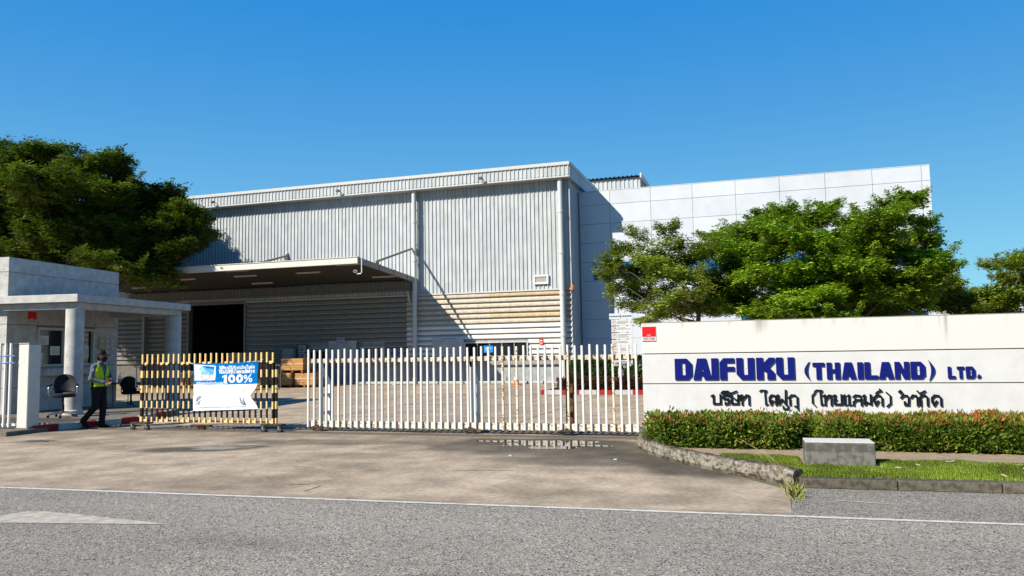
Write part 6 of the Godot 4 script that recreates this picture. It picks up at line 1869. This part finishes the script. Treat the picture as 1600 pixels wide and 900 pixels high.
func guard_person() -> void:
	# faces +x; the camera is towards +z
	var o := thing("person", "person in lime safety vest, grey shirt, black cap and mask walking past the kerb", "person", Vector3(-14.03, 0.009, -13.62), 6)
	var skin := Color(0.30, 0.165, 0.10)
	var shirt := Color(0.10, 0.13, 0.17)
	var cloth := Color(0.008, 0.009, 0.012)
	var shoe := Color(0.010, 0.010, 0.011)
	var V := func(x: float, y: float, z: float) -> Vector3: return Vector3(x, y, z)
	var bones := [
		# trunk
		[Vector3(-0.005, 0.90, -0.075), Vector3(-0.005, 0.90, 0.075), 0.105, 0.105, cloth],
		[Vector3(0.0, 0.99, -0.07), Vector3(0.0, 0.99, 0.07), 0.102, 0.102, shirt],
		[Vector3(0.008, 1.12, -0.075), Vector3(0.008, 1.12, 0.075), 0.105, 0.105, shirt],
		[Vector3(0.015, 1.26, -0.095), Vector3(0.015, 1.26, 0.095), 0.112, 0.112, shirt],
		[Vector3(0.005, 1.365, -0.13), Vector3(0.005, 1.365, 0.13), 0.072, 0.072, shirt],
		[Vector3(0.01, 1.38, 0), Vector3(0.025, 1.44, 0), 0.075, 0.062, shirt],
		[Vector3(0.022, 1.43, 0), Vector3(0.045, 1.52, -0.008), 0.055, 0.052, skin],
		# right arm (near the camera), forearm across the body
		[Vector3(0.0, 1.365, 0.175), Vector3(-0.005, 1.10, 0.245), 0.060, 0.050, shirt],
		[Vector3(-0.005, 1.10, 0.245), Vector3(0.225, 1.02, 0.13), 0.050, 0.037, shirt],
		[Vector3(0.215, 1.023, 0.135), Vector3(0.262, 1.010, 0.112), 0.029, 0.027, skin],
		# left arm
		[Vector3(0.01, 1.365, -0.175), Vector3(0.075, 1.12, -0.235), 0.060, 0.050, shirt],
		[Vector3(0.075, 1.12, -0.235), Vector3(0.245, 1.09, -0.05), 0.050, 0.037, shirt],
		[Vector3(0.240, 1.09, -0.055), Vector3(0.262, 1.085, -0.012), 0.029, 0.027, skin],
		# left leg carries the weight
		[Vector3(0.005, 0.88, -0.085), Vector3(0.055, 0.49, -0.080), 0.098, 0.072, cloth],
		[Vector3(0.055, 0.49, -0.080), Vector3(0.025, 0.10, -0.080), 0.072, 0.062, cloth],
		[Vector3(0.0, 0.048, -0.080), Vector3(0.17, 0.036, -0.085), 0.046, 0.036, shoe],
		[Vector3(0.02, 0.10, -0.080), Vector3(0.03, 0.06, -0.080), 0.05, 0.048, shoe],
		# right leg trails, heel lifted
		[Vector3(-0.005, 0.88, 0.085), Vector3(0.0, 0.49, 0.095), 0.098, 0.072, cloth],
		[Vector3(0.0, 0.49, 0.095), Vector3(-0.27, 0.205, 0.100), 0.072, 0.060, cloth],
		[Vector3(-0.305, 0.165, 0.100), Vector3(-0.195, 0.055, 0.105), 0.047, 0.036, shoe],
		[Vector3(-0.285, 0.20, 0.100), Vector3(-0.30, 0.165, 0.100), 0.05, 0.048, shoe],
	]
	var body := MB.new()
	flesh(body, bones, 0.0135, 0.045)
	# hands: palm, four fingers of their own lengths bent at the knuckles, thumb off the side
	for hand in [[Vector3(0.262, 1.010, 0.112), Vector3(0.87, -0.22, -0.44), Vector3(0.25, -0.55, 0.80), 1.0], [Vector3(0.262, 1.085, -0.012), Vector3(0.45, -0.22, 0.87), Vector3(0.85, 0.10, -0.45), -1.0]]:
		var at: Vector3 = hand[0]
		var d: Vector3 = hand[1].normalized()
		var across: Vector3 = (hand[2] - d * d.dot(hand[2])).normalized()
		var palm: Vector3 = d.cross(across).normalized() * hand[3]
		var hb := [[at + across * -0.014, at + d * 0.065 + across * -0.026, 0.019, 0.014, skin], [at + across * 0.014, at + d * 0.065 + across * 0.026, 0.019, 0.014, skin], [at, at + d * 0.068, 0.019, 0.014, skin]]
		var lens := [0.058, 0.068, 0.063, 0.048]
		for i in 4:
			var root := at + d * 0.068 + across * (0.030 - 0.020 * i)
			var k1: Vector3 = root + (d * 0.93 - palm * 0.36).normalized() * lens[i] * 0.5
			var k2: Vector3 = k1 + (d * 0.55 - palm * 0.83).normalized() * lens[i] * 0.32
			var k3: Vector3 = k2 + (d * 0.1 - palm).normalized() * lens[i] * 0.25
			hb.append([root, k1, 0.0092, 0.0085, skin])
			hb.append([k1, k2, 0.0085, 0.0078, skin])
			hb.append([k2, k3, 0.0078, 0.0066, skin])
		var t0 := at + d * 0.018 + across * 0.026
		var t1: Vector3 = t0 + (d * 0.65 + across * 0.75 - palm * 0.2).normalized() * 0.042
		hb.append([t0, t1, 0.0125, 0.0105, skin])
		hb.append([t1, t1 + (d * 0.9 + across * 0.1 - palm * 0.4).normalized() * 0.030, 0.0105, 0.0085, skin])
		flesh(body, hb, 0.0036, 0.008)
	# head turned a little away to the right of the path, chin level
	var turn := Basis(Vector3.UP, 0.45)
	var hc := Vector3(0.055, 1.585, -0.006)
	var hv := func(x: float, y: float, z: float) -> Vector3: return hc + turn * Vector3(x, y, z)
	var head := [
		[hv.call(-0.018, 0.035, -0.012), hv.call(-0.018, 0.035, 0.012), 0.082, 0.082, skin],
		[hv.call(0.015, -0.01, -0.01), hv.call(0.015, -0.01, 0.01), 0.068, 0.068, skin],
		[hv.call(0.035, -0.065, -0.012), hv.call(0.035, -0.065, 0.012), 0.042, 0.042, skin],
		[hv.call(-0.02, -0.05, 0), hv.call(-0.03, -0.10, 0), 0.055, 0.05, skin],
		[hv.call(0.085, 0.012, 0), hv.call(0.102, -0.018, 0), 0.010, 0.014, skin],
		[hv.call(0.070, 0.030, -0.03), hv.call(0.070, 0.030, 0.03), 0.014, 0.014, skin],
		[hv.call(0.080, -0.050, -0.015), hv.call(0.080, -0.050, 0.015), 0.010, 0.010, Color(0.22, 0.09, 0.07)],
		[hv.call(-0.012, 0.012, 0.078), hv.call(-0.020, -0.022, 0.076), 0.013, 0.010, skin],
		[hv.call(-0.012, 0.012, -0.078), hv.call(-0.020, -0.022, -0.076), 0.013, 0.010, skin]]
	flesh(body, head, 0.006, 0.022)
	var cloth_m := mat("figure", Color.WHITE, 0.75, 0, null, 1.0, true)
	cloth_m.uv1_triplanar = true
	cloth_m.uv1_scale = Vector3(3.0, 1.6, 3.0)
	relief(cloth_m, tex.mottle, 1.6)
	put("body", body, cloth_m, o)
	for s in [-1, 1]:
		put("eye", MB.new().lathe(hv.call(0.072, 0.008, 0.030 * s), [Vector2(0, -0.008), Vector2(0.008, 0), Vector2(0, 0.008)], 10), mat("eye_white", lin(0.6, 0.58, 0.55), 0.3), o)
		put("pupil", MB.new().lathe(hv.call(0.078, 0.008, 0.030 * s), [Vector2(0, -0.0045), Vector2(0.0045, 0), Vector2(0, 0.0045)], 8), mats.interior, o)
	var dark := mat("cap_black", lin(0.012, 0.012, 0.014), 0.8)
	# hair below the cap, the mask, the cap with its peak
	var hair := MB.new()
	flesh(hair, [[hv.call(-0.035, 0.02, -0.02), hv.call(-0.035, 0.02, 0.02), 0.075, 0.075, Color(0.01, 0.009, 0.008)], [hv.call(-0.055, -0.04, -0.03), hv.call(-0.055, -0.04, 0.03), 0.045, 0.045, Color(0.01, 0.009, 0.008)]], 0.009, 0.02)
	put("hair", hair, mat("hair_black", Color.WHITE, 0.6, 0, null, 1.0, true), o)
	var mask := MB.new()
	var mk := Color(0.014, 0.014, 0.016)
	flesh(mask, [[hv.call(0.036, -0.030, -0.022), hv.call(0.036, -0.030, 0.022), 0.060, 0.060, mk], [hv.call(0.052, -0.072, -0.012), hv.call(0.052, -0.072, 0.012), 0.042, 0.042, mk], [hv.call(0.09, -0.02, 0), hv.call(0.1, -0.03, 0), 0.02, 0.018, mk]], 0.008, 0.02, func(p: Vector3) -> bool: return (turn.transposed() * (p - hc)).y < 0.0)
	for s in [-1, 1]:
		mask.tube([hv.call(0.03, -0.02, 0.078 * s), hv.call(-0.02, 0.005, 0.088 * s)], [0.003], 4)
	put("mask", mask, mats.figure, o)
	var cap := MB.new()
	flesh(cap, [[hv.call(-0.016, 0.058, -0.014), hv.call(-0.016, 0.058, 0.014), 0.090, 0.090, mk], [hv.call(-0.03, 0.095, 0), hv.call(0.01, 0.095, 0), 0.070, 0.066, mk]], 0.008, 0.02, func(p: Vector3) -> bool: return (turn.transposed() * (p - hc)).y > 0.048)
	var brim := PackedVector2Array()
	for i in 13:
		var a := -PI / 2 + PI * i / 12.0
		brim.append(Vector2(0.055 + cos(a) * 0.125, sin(a) * 0.078))
	cap.paint(mk)
	cap.prism(brim, 0.0, 0.008, Transform3D(turn * Basis(Vector3(0.985, -0.17, 0), Vector3(0, 0, -1), Vector3(0.17, 0.985, 0)), hv.call(0.0, 0.052, 0)))
	put("cap", cap, mats.figure, o)
	# safety vest: a shell round the trunk, open down the front, with pale reflective bands
	var lime := Color(0.50, 0.68, 0.025)
	var band := Color(0.62, 0.64, 0.60)
	var vest := MB.new()
	var vb := []
	for v in [[0.955, 0.088, 0.128, lime], [1.0, 0.084, 0.123, lime], [1.05, 0.080, 0.122, band], [1.10, 0.080, 0.122, lime], [1.18, 0.086, 0.125, lime], [1.26, 0.095, 0.128, lime], [1.345, 0.118, 0.090, lime]]:
		vb.append([Vector3(0.008, v[0], -v[1]), Vector3(0.008, v[0], v[1]), v[2], v[2], v[3]])
	for s in [-1, 1]:
		vb.append([Vector3(-0.03, 1.39, 0.10 * s), Vector3(0.06, 1.34, 0.10 * s), 0.052, 0.05, lime])
	var keep := func(p: Vector3) -> bool:
		if p.y < 0.93 or p.y > 1.452 or absf(p.z) > 0.212 - 0.0:
			return false
		if p.x > 0.02:
			return absf(p.z) > 0.012 + maxf(0.0, p.y - 1.14) * 0.30
		return absf(p.z) > 0.045 or p.y < 1.42
	flesh(vest, vb, 0.012, 0.035, keep)
	var vest_m := mat("vest_cloth", Color.WHITE, 0.6, 0, null, 1.0, true)
	vest_m.uv1_triplanar = true
	vest_m.uv1_scale = Vector3(3.0, 1.6, 3.0)
	relief(vest_m, tex.mottle, 1.6)
	put("vest", vest, vest_m, o)
	put("badge", MB.new().box(Vector3(0.02, 1.30, 0.238), Vector3(0.05, 0.06, 0.006), 0.002, Basis(Vector3.RIGHT, -0.25)), mat("badge_grey", lin(0.35, 0.38, 0.42), 0.6), o)

func small_things() -> void:
	pass
